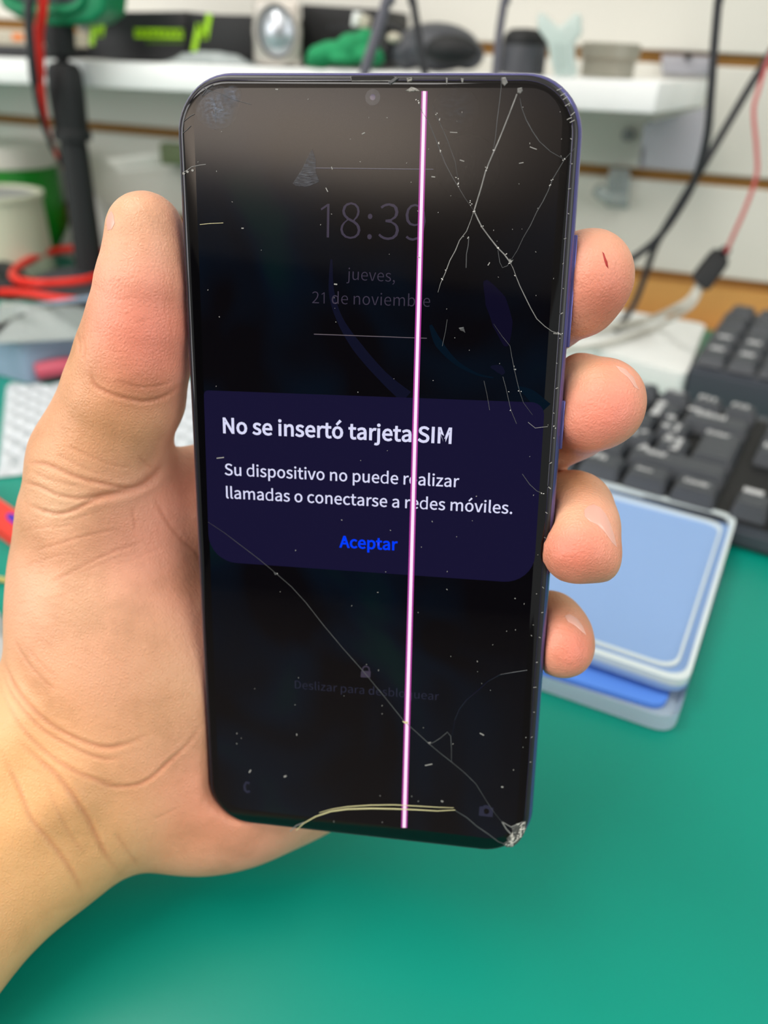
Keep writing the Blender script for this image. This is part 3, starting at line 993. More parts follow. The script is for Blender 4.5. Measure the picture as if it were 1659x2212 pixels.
t = thing('red_tool', 'red plastic piece with a blue patch at the left edge, beside the wrist', 'tool', at_z(20, 1130))
bm = rprism([at_z(-60, 1118), at_z(70, 1216), at_z(84, 1160), at_z(-60, 1058)], DESK + .0006, 0.006, r=.003)
bm_obj('body', bm, 'red', t)
bm = rprism([at_z(12, 1116, 7), at_z(40, 1140, 7), at_z(52, 1124, 7), at_z(20, 1108, 7)], DESK + .0066, 0.0008, r=.002)
bm_obj('blue_patch', bm, 'blue', t)
bm = BM()
a, b = at_z(-70, 1238, 2), at_z(90, 1268, 2)
tube(bm, [a, b], 0.0011, seg=8)
tag(bm_obj('toothpick', bm, 'stick'), 'thin pale wooden stick on the mat left of the wrist', 'stick')
poly = [at_z(-80, 1440), at_z(40, 1436), at_z(20, 1345), at_z(-60, 1312)]
tag(lumpy_sheet('tissue', poly, lambda x, y: DESK, 0.006, 'tissue', seed=12, dome=0.008), 'crumpled white tissue at the left edge beside the wrist', 'tissue')

# ------------------------------------------------------------------ keyboard
ang = math.radians(-12.2)
kx, ky = Vector((math.cos(ang), math.sin(ang), 0)), Vector((-math.sin(ang), math.cos(ang), 0))
U = 0.01885
f12 = at_z(1611, 858, 36)
f12 = Vector((f12.x, f12.y, DESK))
org = f12 - kx * (14.5 * U)          # column 0, function row centre line
TILT = 0.085                         # rise per metre towards the back
ROWY = [0.0, -0.0228, -0.0228 - U, -0.0228 - 2 * U, -0.0228 - 3 * U, -0.0228 - 4 * U]


def kb(x, y, z=0.0):
    """keyboard coordinates (m) -> world; tilted up at the rear"""
    zz = 0.0110 + (y - ROWY[5] + 0.016) * TILT
    return org + kx * x + ky * y + Vector((0, 0, zz + z))


t = thing('keyboard', 'black full-size keyboard lying on the mat right of the phone', 'keyboard', kb(8 * U, -0.05, -0.012))
t.location.z = DESK
y0, y1 = ROWY[5] - 0.0135, ROWY[0] + 0.0165
X0, X1 = -0.012, 15 * U + 0.0035 + 4 * U + 0.19
pl = [kb(X0, y0, 0), kb(X1, y0, 0), kb(X1, y1, 0), kb(X0, y1, 0)]
bm = BM()
low = [Vector((p.x, p.y, DESK + .0008)) for p in pl]
va = [bm.verts.new(p) for p in low]
vb = [bm.verts.new(p) for p in pl]
bm.faces.new(va)
bm.faces.new(vb)
for i in range(4):
    bm.faces.new((va[i], va[(i + 1) % 4], vb[(i + 1) % 4], vb[i]))
bmesh.ops.recalc_face_normals(bm, faces=bm.faces[:])
bmesh.ops.bevel(bm, geom=bm.edges[:], offset=0.0022, segments=2, affect='EDGES')
bm_obj('case', bm, 'kbody', t)
bm = BM()
quad_prism(bm, [kb(X0 + .006, y0 + .0035, .0002), kb(X1 - .006, y0 + .0035, .0002), kb(X1 - .006, y1 - .0105, .0002), kb(X0 + .006, y1 - .0105, .0002)], Vector((0, 0, 0.0006)))
bm_obj('key_well', bm, 'kwell', t, smooth=False)


def keycap(x, y, w, h=1.0, legend=None, lw=0.4, rows=None, top_in=0.0022, zt=0.0085, parent=t, kbf=kb, size=U):
    """one key: x,y = left/centre in units of size; returns the key object"""
    g_ = 0.0006
    xa, xb_ = x * size + g_, (x + w) * size - g_
    ya, yb = y - size / 2 * h + g_, y + size / 2 * h - g_
    bm = BM()
    a = [bm.verts.new(kbf(*p, .0009)) for p in ((xa, ya), (xb_, ya), (xb_, yb), (xa, yb))]
    i_ = top_in
    b = [bm.verts.new(kbf(*p, zt)) for p in ((xa + i_, ya + i_ * 1.25), (xb_ - i_, ya + i_ * 1.25), (xb_ - i_, yb - i_ * .55), (xa + i_, yb - i_ * .55))]
    bm.faces.new(a)
    bm.faces.new(b)
    for k in range(4):
        bm.faces.new((a[k], a[(k + 1) % 4], b[(k + 1) % 4], b[k]))
    bmesh.ops.recalc_face_normals(bm, faces=bm.faces[:])
    bmesh.ops.bevel(bm, geom=bm.edges[:], offset=0.0011, segments=2, affect='EDGES')
    o = bm_obj('key', bm, 'key', parent)
    nrm = (kbf(0, 0.01) - kbf(0, 0)).cross(kbf(0.01, 0) - kbf(0, 0)).normalized() * -1
    for s, lx, ly, lwid in (legend or []):
        p0 = kbf(xa + lx * size, y + ly * size, zt + .00015)
        p1 = kbf(xa + (lx + lwid) * size, y + ly * size, zt + .00015)
        link('legend', text_mesh(s, p0, p1, nrm, offset=0.02, extrude=0.00002), 'legend', o, smooth=False)
    return o


for i, s in enumerate(['F8', 'F9', 'F10', 'F11', 'F12']):
    keycap(10 + i, ROWY[0], 1, .86, [(s, .16, .02, .34 if len(s) < 3 else .46)])
nums = [('8', '('), ('9', ')'), ('0', '='), ("'", '?'), ('¡', '¿')]
for i, (a_, b_) in enumerate(nums):
    L_ = [(a_ if a_ in GL else '0', .18, -.30, .16)]
    if b_ in GL:
        L_.append((b_, .18, .14, .16))
    keycap(8 + i, ROWY[1], 1, 1, L_)
keycap(13, ROWY[1], 2, 1, [('-', .10, .10, .26), ('Elimi', .36, .10, .80)])
for i, L_ in enumerate(['I', 'D', 'P']):
    keycap(8.5 + i, ROWY[2], 1, 1, [(L_, .2, .0, .12 if L_ == 'I' else .26)])
keycap(11.5, ROWY[2], 1, 1, [('[', .16, .12, .1), ('^', .16, -.28, .2)])
keycap(12.5, ROWY[2], 1, 1, [('*', .16, .12, .2), ('+', .16, -.30, .24), (']', .52, -.28, .1)])
for i, (a_, b_) in enumerate([('L', None), ('Ñ', None), ('{', '['), ('}', 'ç')]):
    L_ = [(a_, .2, .05, .24 if a_ in 'LÑ' else .12)]
    if b_:
        L_ += [('^' if b_ == '[' else '*', .2, -.3, .22), ('´' if b_ == '[' else ']', .5, -.3, .14)]
    keycap(9.75 + i, ROWY[3], 1, 1, L_)
# tall L-shaped return key
keycap(13.75, (ROWY[2] + ROWY[3]) / 2, 1.25, 2, [('Enter', .14, .55, .62)])
for i, s in enumerate([',', '.', '-']):
    keycap(9.25 + i, ROWY[4], 1, 1, [(s, .25, -.1, .12)])
keycap(12.25, ROWY[4], 2.75, 1, [('^', .22, -.04, .24), ('Shift', .48, .0, .6)])
for x_, w_, s_, lw_ in ((8.75, 1.25, 'Alt', .3), (10.0, 1.25, 'Alt', .36), (11.25, 1.25, 'Fn', .36), (12.5, 1.25, 'Menu', .4), (13.75, 1.25, 'Contr', .62)):
    s_ = ''.join(ch for ch in s_ if ch in GL)
    keycap(x_, ROWY[5], w_, 1, [(s_, .25, .02, lw_)])
# the left half of the board
for x_ in [0, 2, 3, 4, 5, 6.5, 7.5, 8.5]:
    keycap(x_, ROWY[0], 1, .86)
for x_ in range(8):
    keycap(x_, ROWY[1], 1, 1)
keycap(0, ROWY[2], 1.5, 1)
for k in range(7):
    keycap(1.5 + k, ROWY[2], 1, 1)
keycap(0, ROWY[3], 1.75, 1)
for k in range(8):
    keycap(1.75 + k, ROWY[3], 1, 1)
keycap(0, ROWY[4], 1.25, 1)
for k in range(8):
    keycap(1.25 + k, ROWY[4], 1, 1)
for x_, w_ in ((0, 1.25), (1.25, 1.25), (2.5, 1.25), (3.75, 5.0)):
    keycap(x_, ROWY[5], w_, 1)
# cursor and number columns right of the main block
for cx in range(3):
    keycap(15.28 + cx, ROWY[5], 1, 1, [('-', .22, .05, .34)])
    for ry in (1, 2):
        keycap(15.28 + cx, ROWY[ry], 1, 1, [('In', .2, .05, .26)])
    keycap(15.28 + cx, ROWY[0], 1, .86, [('P', .2, .05, .2)])
keycap(16.28, ROWY[4], 1, 1, [('^', .3, .0, .24)])

# smaller keyboard standing behind, against the wall
ang2 = math.radians(-13)
k2x, k2y = Vector((math.cos(ang2), math.sin(ang2), 0)), Vector((-math.sin(ang2), math.cos(ang2), 0))
o2 = at_z(1488, 794, 26)
o2 = Vector((o2.x, o2.y, DESK))


def kb2(x, y, z=0.0):
    return o2 + k2x * x + k2y * y + Vector((0, 0, 0.026 + y * .16 + z))


t2 = thing('keyboard', 'second dark grey keyboard behind the large one, by the wall', 'keyboard', o2)
DP = 0.105
pl = [kb2(0, 0), kb2(0.30, 0), kb2(0.30, DP), kb2(0, DP)]
bm = BM()
low = [Vector((p.x, p.y, DESK + .0008)) for p in pl]
va = [bm.verts.new(p) for p in low]
vb = [bm.verts.new(p) for p in pl]
bm.faces.new(va)
bm.faces.new(vb)
for i in range(4):
    bm.faces.new((va[i], va[(i + 1) % 4], vb[(i + 1) % 4], vb[i]))
bmesh.ops.recalc_face_normals(bm, faces=bm.faces[:])
bmesh.ops.bevel(bm, geom=bm.edges[:], offset=0.002, segments=2, affect='EDGES')
bm_obj('case', bm, 'kbody', t2)
for r in range(5):
    for k in range(5):
        keycap(k + .12, .012 + r * .0195, 1, 1, [('-', .3, .1, .3)] if r < 2 else None, parent=t2, kbf=kb2, zt=.007, size=.0192)

# white slab behind the keyboard
wl = [at_z(1482, 812, 22), at_z(1090, 700, 22), at_z(1160, 640, 22), at_z(1526, 700, 22)]
bm = rprism(wl, DESK + .0006, 0.0215, r=.010)
tag(bm_obj('white_panel', bm, 'white'), 'smooth white plastic slab lying between the keyboard and the wall', 'panel')

# translucent two-part case
TR, BR = at_z(1592, 1118, 12), at_z(1484, 1484, 12)
TL, BL = at_z(1190, 1014, 12), at_z(1100, 1352, 12)
lidc = [BL, BR, TR, TL]
b0 = [at_z(1050, 1452, 0), at_z(1452, 1592, 0), at_z(1560, 1240, 0), at_z(1200, 1110, 0)]
t = thing('parts_case', 'frosted bluish plastic tray on the green mat under the loose lid', 'case', sum(b0, Vector()) / 4)
bm_obj('tray', shell_box(b0, DESK + .0006, .0064, .0018, r=.008), 'frost', t)
bs = [at_z(1080, 1424, 4), at_z(1434, 1532, 4), at_z(1530, 1250, 4), at_z(1200, 1130, 4)]
tag(bm_obj('blue_sheet', rprism(bs, DESK + .0026, .0022, r=.006), 'bluepad'), 'bright blue sheet lying inside the frosted tray', 'sheet')
t = thing('case_lid', 'loose frosted lid with a raised rim lying askew on the tray', 'lid', sum(lidc, Vector()) / 4)
bm_obj('panel', rprism(lidc, DESK + .0074, .0026, r=.009), 'frostlid', t)
cl = sum(lidc, Vector()) / 4
# raised rim: outer wall and an inner bead
def rimring(c_out, c_in, z0, h):
    bm = BM()
    def ring(corners, z, r=.008, seg=5):
        out = []
        n = len(corners)
        for i in range(n):
            p, a, b = corners[i], corners[i - 1], corners[(i + 1) % n]
            d1, d2 = (a - p).normalized(), (b - p).normalized()
            for k in range(seg + 1):
                tt = k / seg
                q_ = p + d1 * r * (1 - tt) ** 2 + d2 * r * tt ** 2
                out.append(bm.verts.new((q_.x, q_.y, z)))
        return out
    A, B, C, D = ring(c_out, z0), ring(c_out, z0 + h), ring(c_in, z0 + h), ring(c_in, z0)
    n = len(A)
    for P, Q in ((A, B), (B, C), (C, D), (D, A)):
        for i in range(n):
            bm.faces.new((P[i], P[(i + 1) % n], Q[(i + 1) % n], Q[i]))
    return bm
bm_obj('rim', rimring(lidc, [cl + (p - cl) * .955 for p in lidc], DESK + .0100, .0030), 'rimw', t)
inn = [cl + (p - cl) * .88 for p in lidc]
bm_obj('inner_bead', rimring(inn, [cl + (p - cl) * .855 for p in lidc], DESK + .0100, .0012), 'rimw', t)

# ------------------------------------------------------------------ cables on the right
def cab(pts):
    return [at_y(u, v, y) for u, v, y in pts]


a0 = at_y(1535, 200, 560)
cable('black_cable', cab([(1640, -900, 560), (1560, -60, 560), (1552, 0, 560), (1543, 100, 560), (1536, 200, 560), (1528, 290, 562), (1508, 370, 566), (1474, 440, 570), (1425, 510, 575), (1370, 556, 580), (1310, 590, 590), (1240, 620, 600)]),
      px(9.0, a0), 'blackcable', 'dark grey cable dropping from above and curving left behind the index finger')
cable('black_cable', cab([(2160, -900, 640), (1720, 20, 640), (1668, 110, 640), (1618, 190, 640), (1568, 275, 640), (1515, 365, 638), (1462, 450, 640), (1416, 530, 645), (1392, 600, 650), (1366, 664, 655)]) + [at_z(1330, 712, 24)],
      px(8.5, at_y(1568, 275, 640)), 'blackcable', 'black cable slanting down from the upper right edge to the white slab')
p1, p2 = at_y(1562, 552, 600), at_y(1510, 618, 585)
t = thing('cable_connector', 'black cable connector joining a thin red wire and clear cables', 'connector', p2)
d = (p2 - p1)
n1 = d.cross(Vector((0, 1, 0))).normalized() * px(24, p1)
bm = BM()
quad_prism(bm, [p1 - n1 * .8, p1 + n1 * .8, p1 + n1 + d * .2, p2 + n1, p2 - n1, p1 - n1 + d * .2], Vector((0, .013, 0)), bevel=.0022)
bm_obj('housing', bm, 'blackm', t)
bm = BM()
tube(bm, [p1 + Vector((0, .006, 0)), p1 - d * .16 + Vector((0, .006, 0))], px(11, p1))
bm_obj('strain_relief', bm, 'blackm', t)
cable('thin_wire', cab([(1960, -600, 610), (1690, 60, 610), (1660, 130, 610), (1640, 190, 608), (1628, 240, 606), (1634, 320, 604), (1634, 380, 603), (1610, 450, 602), (1588, 500, 602), (1568, 545, 604)]),
      px(4.5, at_y(1630, 300, 606)), 'pinkcable', 'thin faded red wire running down into the black connector', 'wire')
off = Vector((0, .006, 0))
cable('clear_cable', [p2 + off, at_y(1490, 646, 585), at_y(1455, 668, 590)] + [at_z(1400, 690, 28), at_z(1320, 706, 28), at_z(1240, 716, 27), at_z(1160, 720, 27)],
      px(8, p2), 'whitecable', 'upper clear cable leaving the black connector across the white slab', 'cable', 'clear cables at the connector')
cable('clear_cable', [p2 + off + n1 * .3, at_y(1498, 656, 583), at_y(1466, 680, 588)] + [at_z(1416, 708, 26), at_z(1340, 734, 26), at_z(1260, 752, 26), at_z(1160, 762, 26)],
      px(6, p2), 'whitecable', 'lower clear cable leaving the black connector across the white slab', 'cable', 'clear cables at the connector')
# three cables hanging in front of the shelf
cable('black_cable', cab([(980, -900, 520), (852, -60, 520), (836, 0, 520), (812, 80, 520), (792, 140, 520), (770, 230, 522), (750, 330, 526)]) + [at_z(722, 560, 40), at_z(712, 640, 4), at_z(690, 660, 4)], px(12, at_y(812, 80, 520)), 'greycable', 'thick grey cable hanging before the shelf, left of three', group='cables hanging before the shelf')
cable('black_cable', cab([(820, -900, 580), (884, -60, 580), (892, 0, 580), (903, 70, 580), (914, 140, 580), (930, 240, 580), (950, 340, 580)]) + [at_z(962, 560, 40), at_z(968, 640, 4), at_z(980, 664, 4)], px(8.5, at_y(903, 70, 580)), 'blackcable', 'black cable hanging before the headphones, middle of three', group='cables hanging before the shelf')
cable('black_cable', cab([(1200, -900, 580), (1102, -60, 580), (1090, 0, 580), (1079, 70, 580), (1072, 140, 580), (1062, 240, 580), (1050, 340, 580)]) + [at_z(1038, 560, 40), at_z(1030, 640, 4), at_z(1016, 668, 4)], px(9, at_y(1079, 70, 580)), 'greycable', 'dark cable hanging before the grey canister, right of three', group='cables hanging before the shelf')

# ------------------------------------------------------------------ the cracked phone
def rodrigues(w):
    w = Vector(w)
    return Matrix.Rotation(w.length, 3, w.normalized())


PR = rodrigues((0.273479658, -0.131178970, -0.0361212844))
PT = Vector((-3.05634170, 1.54629287, -165.881095))          # mm, camera space
PM = CAMM @ (Matrix.Translation(PT * 0.001) @ PR.to_4x4())      # phone space (m) -> world


def ph(u, v, z=0.0):
    """point of the phone (phone space, mm) seen at (u,v), z mm in front of its face plane"""
    d = Vector(((u - 829.5) / FPX, (1106 - v) / FPX, -1.0))
    n = PR @ Vector((0, 0, 1))
    s = (n.dot(PT) + z) / n.dot(d)
    p = PR.transposed() @ (d * s - PT)
    return Vector((p.x, p.y, z))


def plane_depth(u, v, z=0.0):
    d = Vector(((u - 829.5) / FPX, (1106 - v) / FPX, -1.0))
    n = PR @ Vector((0, 0, 1))
    return (n.dot(PT) + z) / n.dot(d)


PHONE = thing('smartphone', 'dark smartphone with a cracked screen, pink line and message box, held upright in the hand', 'phone', mw=PM)


def pw(p):
    return PM @ (Vector(p) * 0.001)


def pobj(name, bm, m, smooth=True, parent=None, angle=40):
    """finish a bmesh given in phone millimetres"""
    for v in bm.verts:
        v.co = pw(v.co)
    return bm_obj(name, bm, m, parent or PHONE, smooth, angle)


def inset_quad(q, d):
    """q: 4 corners (x,y) counter-clockwise or not; d: 4 inset distances for edges q[i]->q[i+1]"""
    c = sum((Vector(p) for p in q), Vector((0, 0))) / 4
    L = []
    for i in range(4):
        a, b = Vector(q[i]), Vector(q[(i + 1) % 4])
        e = (b - a).normalized()
        n = Vector((-e.y, e.x))
        if n.dot(c - a) < 0:
            n = -n
        L.append((a + n * d[i], e))
    out = []
    for i in range(4):
        (p, r), (q_, s) = L[i - 1], L[i]
        t_ = ((q_ - p).x * s.y - (q_ - p).y * s.x) / (r.x * s.y - r.y * s.x)
        out.append(p + r * t_)
    return out


def round_poly(q, r, seg=10):
    out = []
    n = len(q)
    rr = r if isinstance(r, (list, tuple)) else [r] * n
    for i in range(n):
        p, a, b = Vector(q[i]), Vector(q[i - 1]), Vector(q[(i + 1) % n])
        d1, d2 = (a - p).normalized(), (b - p).normalized()
        half = math.acos(max(-1, min(1, d1.dot(d2)))) / 2
        R_ = rr[i]
        t_ = R_ / math.tan(half)
        s_, e_ = p + d1 * t_, p + d2 * t_
        ctr = p + (d1 + d2).normalized() * (R_ / math.sin(half))
        a0 = (s_ - ctr)
        a1 = (e_ - ctr)
        tot = a0.angle(a1)
        for k in range(seg + 1):
            w = k / seg
            v_ = (a0 * math.sin((1 - w) * tot) + a1 * math.sin(w * tot)) / math.sin(tot)
            out.append(ctr + v_)
    return out


OUT = [ph(*c).to_2d() for c in ((374, 152.5), (1270, 152), (1145, 1850), (453, 1771))]   # TL TR BR BL
# edges: top, right, bottom, left
SEG = 12
lip = [(1.5, 1.75, 0.6, 0.95)]


def loop(ins, z, r, bm):
    q = inset_quad(OUT, ins)
    return [bm.verts.new((p.x, p.y, z)) for p in round_poly(q, r, SEG)]


def skin(bm, loops, mis=None, cap0=False, cap1=True):
    for k, (A, B) in enumerate(zip(loops[:-1], loops[1:])):
        n = len(A)
        for i in range(n):
            f = bm.faces.new((A[i], A[(i + 1) % n], B[(i + 1) % n], B[i]))
            if mis:
                f.material_index = mis[k]
    if cap0:
        bm.faces.new(loops[0])
    if cap1:
        f = bm.faces.new(loops[-1])


M['lipm'] = mat('phone_bezel_plastic', srgb(34, 34, 37), 0.32, noise=0.1, nscale=2000)
M['frame'] = mat('violet_blue_frame', srgb(92, 90, 148), 0.22, metal=0.6, noise=0.05, nscale=400)
M['backc'] = mat('phone_back', srgb(40, 44, 110), 0.2)


def glow(name, col, strength=1.0, rough=0.06, base=(0, 0, 0)):
    """lit display surface under glossy glass"""
    m = mat(name, base, rough, ior=1.5, emit=col, estr=strength)
    return m


M['glass'] = mat('black_cover_glass', (0.0015, 0.0015, 0.0022), 0.05, ior=1.5, noise=0.3, nscale=30)
M['chip'] = mat('shattered_glass', srgb(150, 148, 142), 0.35, noise=0.5, nscale=900, bump=0.9, bscale=2500)
M['crack'] = mat('crack_edge', srgb(122, 122, 120), 0.5, noise=0.7, nscale=500)
M['crackdim'] = mat('faint_crack_edge', srgb(74, 76, 78), 0.5, noise=0.7, nscale=400)
M['crackglint'] = mat('crack_edge_glint', srgb(206, 198, 150), 0.4)  # cream glint painted into the crack colour
M['dust'] = mat('dust', srgb(150, 150, 146), 0.9)
M['txt'] = glow('lit_white_text', (0.70, 0.70, 0.93))
M['txtblue'] = glow('lit_blue_text', (0.0, 0.045, 0.98))
M['txtdim'] = glow('dim_text', srgb(60, 54, 70))
M['txtdim2'] = glow('dimmer_text', srgb(40, 42, 60))
M['dlg'] = glow('message_panel', srgb(23, 20, 50))
M['pinkcore'] = glow('lit_pink_core', (1.0, 0.72, 0.90), 1.15)
M['pinkhalo'] = glow('lit_magenta_edge', (0.42, 0.055, 0.33))
M['lens'] = mat('camera_lens', srgb(58, 58, 62), 0.2, coat=0.3, noise=0.3, nscale=1500)
M['lensc'] = mat('camera_pupil', srgb(52, 50, 84), 0.08, coat=1.0)
M['mesh_'] = mat('earpiece_mesh', srgb(14, 14, 15), 0.6, noise=0.9, nscale=4000)

# frame: bezel lip, side wall, rounded back edge
bm = BM()
sides = lambda k, a: tuple(a + k * (b - a) for b in lip[0])
lo = [loop(lip[0], -0.05, 9.2, bm), loop(tuple(x * .8 for x in lip[0]), 0.0, 9.5, bm), loop(tuple(x * .46 for x in lip[0]), -0.30, 10.1, bm), loop(tuple(x * .16 for x in lip[0]), -0.85, 10.4, bm),
      loop((0.02,) * 4, -1.6, 10.6, bm), loop((0.0,) * 4, -3.6, 10.6, bm), loop((0.25,) * 4, -5.2, 10.4, bm), loop((0.9,) * 4, -6.6, 9.9, bm), loop((2.2,) * 4, -7.6, 9.0, bm)]
skin(bm, lo, [1, 1, 0, 0, 0, 0, 0, 0], cap0=True)
pobj('frame', bm, ['frame', 'lipm'], angle=55)
bm = BM()
lo = [loop((2.1,) * 4, -7.45, 9.0, bm), loop((2.5,) * 4, -7.75, 8.8, bm), loop((4.5,) * 4, -7.9, 7.5, bm)]
skin(bm, lo, cap0=True)
pobj('back_cover', bm, 'backc')
bm = BM()
g0 = tuple(x + 0.06 for x in lip[0])
lo = [loop(g0, -0.2, 9.1, bm), loop(g0, 0.02, 9.1, bm), loop(tuple(x + .25 for x in g0), 0.10, 8.9, bm), loop(tuple(x + .7 for x in g0), 0.14, 8.5, bm)]
skin(bm, lo, cap0=True)
pobj('cover_glass', bm, 'glass')
ZG = 0.14

# lit display area with its dim wallpaper
wp = bpy.data.materials.new('dim_wallpaper')
wp.use_nodes = True
nt = wp.node_tree
b = nt.nodes['Principled BSDF']
b.inputs['Base Color'].default_value = (0.001, 0.001, 0.0015, 1)
b.inputs['Roughness'].default_value = 0.05
b.inputs['IOR'].default_value = 1.5
tc = nt.nodes.new('ShaderNodeTexCoord')
sep = nt.nodes.new('ShaderNodeSeparateXYZ')
nt.links.new(tc.outputs['Object'], sep.inputs[0])
n1_ = nt.nodes.new('ShaderNodeTexNoise')
n1_.inputs['Scale'].default_value = 22
n1_.inputs['Detail'].default_value = 2
n1_.inputs['Distortion'].default_value = 1.2
nt.links.new(tc.outputs['Object'], n1_.inputs['Vector'])
rp = nt.nodes.new('ShaderNodeValToRGB')
e = rp.color_ramp.elements
e[0].position, e[0].color = 0.42, (*srgb(4, 3, 5), 1)
e[1].position, e[1].color = 0.58, (*srgb(3, 11, 22), 1)
e2_ = rp.color_ramp.elements.new(0.70)
e2_.color = (*srgb(3, 22, 24), 1)
nt.links.new(n1_.outputs['Fac'], rp.inputs[0])
b.inputs['Emission Strength'].default_value = 1.0
nt.links.new(rp.outputs[0], b.inputs['Emission Color'])
M['wallpaper'] = wp


def pflat(name, pts, z, m, th=0.01, r=None, parent=None, seg=8, sub=None):
    """flat piece on the screen from pixel outline, raised to z mm"""
    q = [ph(u, v, z).to_2d() for u, v in pts]
    if r is not None:
        q = round_poly(q, r, seg)
    bm = BM()
    quad_prism(bm, [Vector((p.x, p.y, z - th)) for p in q], Vector((0, 0, th)))
    return pobj(name, bm, m, smooth=False, parent=parent)


DISP = pflat('display', [(416, 190), (1220, 190), (1113, 1818), (474, 1741)], ZG + .03, 'wallpaper', .03, r=[6, 6, 6, 6])
M['wp1'] = glow('screen_band_blue', srgb(15, 17, 36))  # tones of the dim bands drawn on the display
M['wp2'] = glow('screen_band_teal', srgb(5, 19, 32))
M['lensrefl'] = glow('lens_reflection_violet', srgb(14, 12, 34))
ZW = ZG + .045


def band(pts, ws):
    """outline of a tapering band along pixel points"""
    P = [v.to_2d() for v in spline([(*p, 0) for p in pts], 5)]
    n = len(P)
    L_, R_ = [], []
    for i, p in enumerate(P):
        d = (P[min(i + 1, n - 1)] - P[max(i - 1, 0)]).normalized()
        w = np.interp(i / (n - 1), np.linspace(0, 1, len(ws)), ws) / 2
        L_.append((p.x - d.y * w, p.y + d.x * w))
        R_.append((p.x + d.y * w, p.y - d.x * w))
    return L_ + R_[::-1]


pflat('screen_shape', band([(716, 560), (716, 630), (734, 690), (772, 750), (826, 812), (878, 858)], [4, 12, 14, 22, 22, 30]), ZW, 'wp1', parent=DISP)
pflat('screen_shape', band([(930, 702), (948, 742), (984, 782), (1030, 808), (1066, 816)], [6, 18, 10, 5, 3]), ZW, 'wp2', parent=DISP)
pflat('screen_shape', band([(1048, 606), (1070, 650), (1086, 700), (1094, 748)], [8, 46, 44, 8]), ZW, 'lensrefl', parent=DISP)  # camera lens reflection painted as a glowing violet band
pflat('screen_shape', band([(1118, 836), (1146, 852), (1177, 884)], [4, 22, 34]), ZW, 'wp2', parent=DISP)
pflat('screen_shape', band([(1060, 792), (1078, 797), (1088, 808)], [4, 18, 8]), ZW, 'wp1', parent=DISP)

DLG = pflat('message_box', [(440, 843), (1177, 870), (1152, 1261), (452, 1212)], ZG + .06, 'dlg', .01, r=[1.0, 2.5, 6, 6])


def ptext(name, s, a, b_, m, offset=0.0, up=1.0, z=ZG + .075, track=0.0, parent=None):
    P, Q = pw(ph(*a, z)), pw(ph(*b_, z))
    me = text_mesh(s, P, Q, (PM.to_3x3() @ Vector((0, 0, 1))), up_scale=up, offset=offset, track=track)
    o = link(name, me, m, parent or PHONE, smooth=False)
    return o


ptext('title_text', 'No se insertó tarjeta SIM', (483, 935), (974, 958), 'txt', offset=0.0085, parent=DLG)
ptext('message_text', 'Su dispositivo no puede realizar', (486, 1026), (991, 1052.5), 'txt', offset=0.0035, parent=DLG)
ptext('message_text', 'llamadas o conectarse a redes móviles.', (489, 1076), (1106, 1110), 'txt', offset=0.0035, parent=DLG)
ptext('button_text', 'Aceptar', (734, 1182), (858, 1188.5), 'txtblue', offset=0.0085, parent=DLG)
ptext('clock_text', '18:39', (690, 514), (919, 521), 'txtdim', offset=-0.005, parent=DISP)
ptext('date_text', 'jueves,', (748, 604), (853, 609), 'txtdim', offset=-0.003, parent=DISP)
ptext('date_text', '21 de noviembre', (674, 655), (929, 663), 'txtdim', offset=-0.003, parent=DISP)
ptext('unlock_text', 'Deslizar para desbloquear', (637, 1487), (948, 1513), 'txtdim2', offset=-0.003, parent=DISP)


def stroke_px(name, pts, w, m, z=ZG + .07, th=0.01, parent=None, smooth_path=False, taper=False):
    """ribbon of width w px following pixel points on the screen"""
    P = [Vector((*p, 0)) for p in pts]
    if smooth_path:
        P = spline(P, 5)
    n = len(P)
    bm = BM()
    A, B, C = [], [], []
    for i, p in enumerate(P):
        d = (P[min(i + 1, n - 1)] - P[max(i - 1, 0)]).normalized()
        k = w / 2
        if taper:
            k *= 0.35 + 0.65 * math.sin(math.pi * min(1, max(0, (i + .5) / n)))
        nx_, ny_ = -d.y * k, d.x * k
        A.append(bm.verts.new(ph(p.x + nx_, p.y + ny_, z - th)))
        B.append(bm.verts.new(ph(p.x - nx_, p.y - ny_, z - th)))
        C.append(bm.verts.new(ph(p.x, p.y, z)))
    for i in range(n - 1):
        bm.faces.new((A[i], A[i + 1], C[i + 1], C[i]))
        bm.faces.new((C[i], C[i + 1], B[i + 1], B[i]))
        bm.faces.new((B[i], B[i + 1], A[i + 1], A[i]))
    return pobj(name, bm, m, smooth=False, parent=parent)


stroke_px('divider_line', [(677, 363), (936, 366)], 1.6, 'txtdim', parent=DISP)
stroke_px('divider_line', [(678, 722), (922, 731)], 2.0, 'txtdim', parent=DISP)
# lock, call and camera symbols
pflat('lock_icon', [(780, 1449), (801, 1450), (800, 1464), (779, 1463)], ZG + .07, 'txtdim', r=0.15, parent=DISP)
stroke_px('lock_icon', [(783, 1450), (784, 1443), (788, 1439.5), (793, 1439.5), (797, 1443), (798, 1451)], 3, 'txtdim', parent=DISP)
stroke_px('call_icon', [(539, 1692), (532, 1690), (528, 1697), (529, 1706), (534, 1711), (540, 1709)], 5, 'txtdim2', parent=DISP)
pflat('camera_icon', [(1036, 1742), (1043, 1742), (1046, 1739), (1057, 1740), (1059, 1744), (1066, 1745), (1064, 1765), (1034, 1762)], ZG + .07, 'txtdim2', parent=DISP)
pflat('camera_icon', [(1045, 1749), (1050, 1746), (1056, 1749), (1057, 1755), (1052, 1759), (1046, 1757)], ZG + .085, 'glass', parent=DISP)

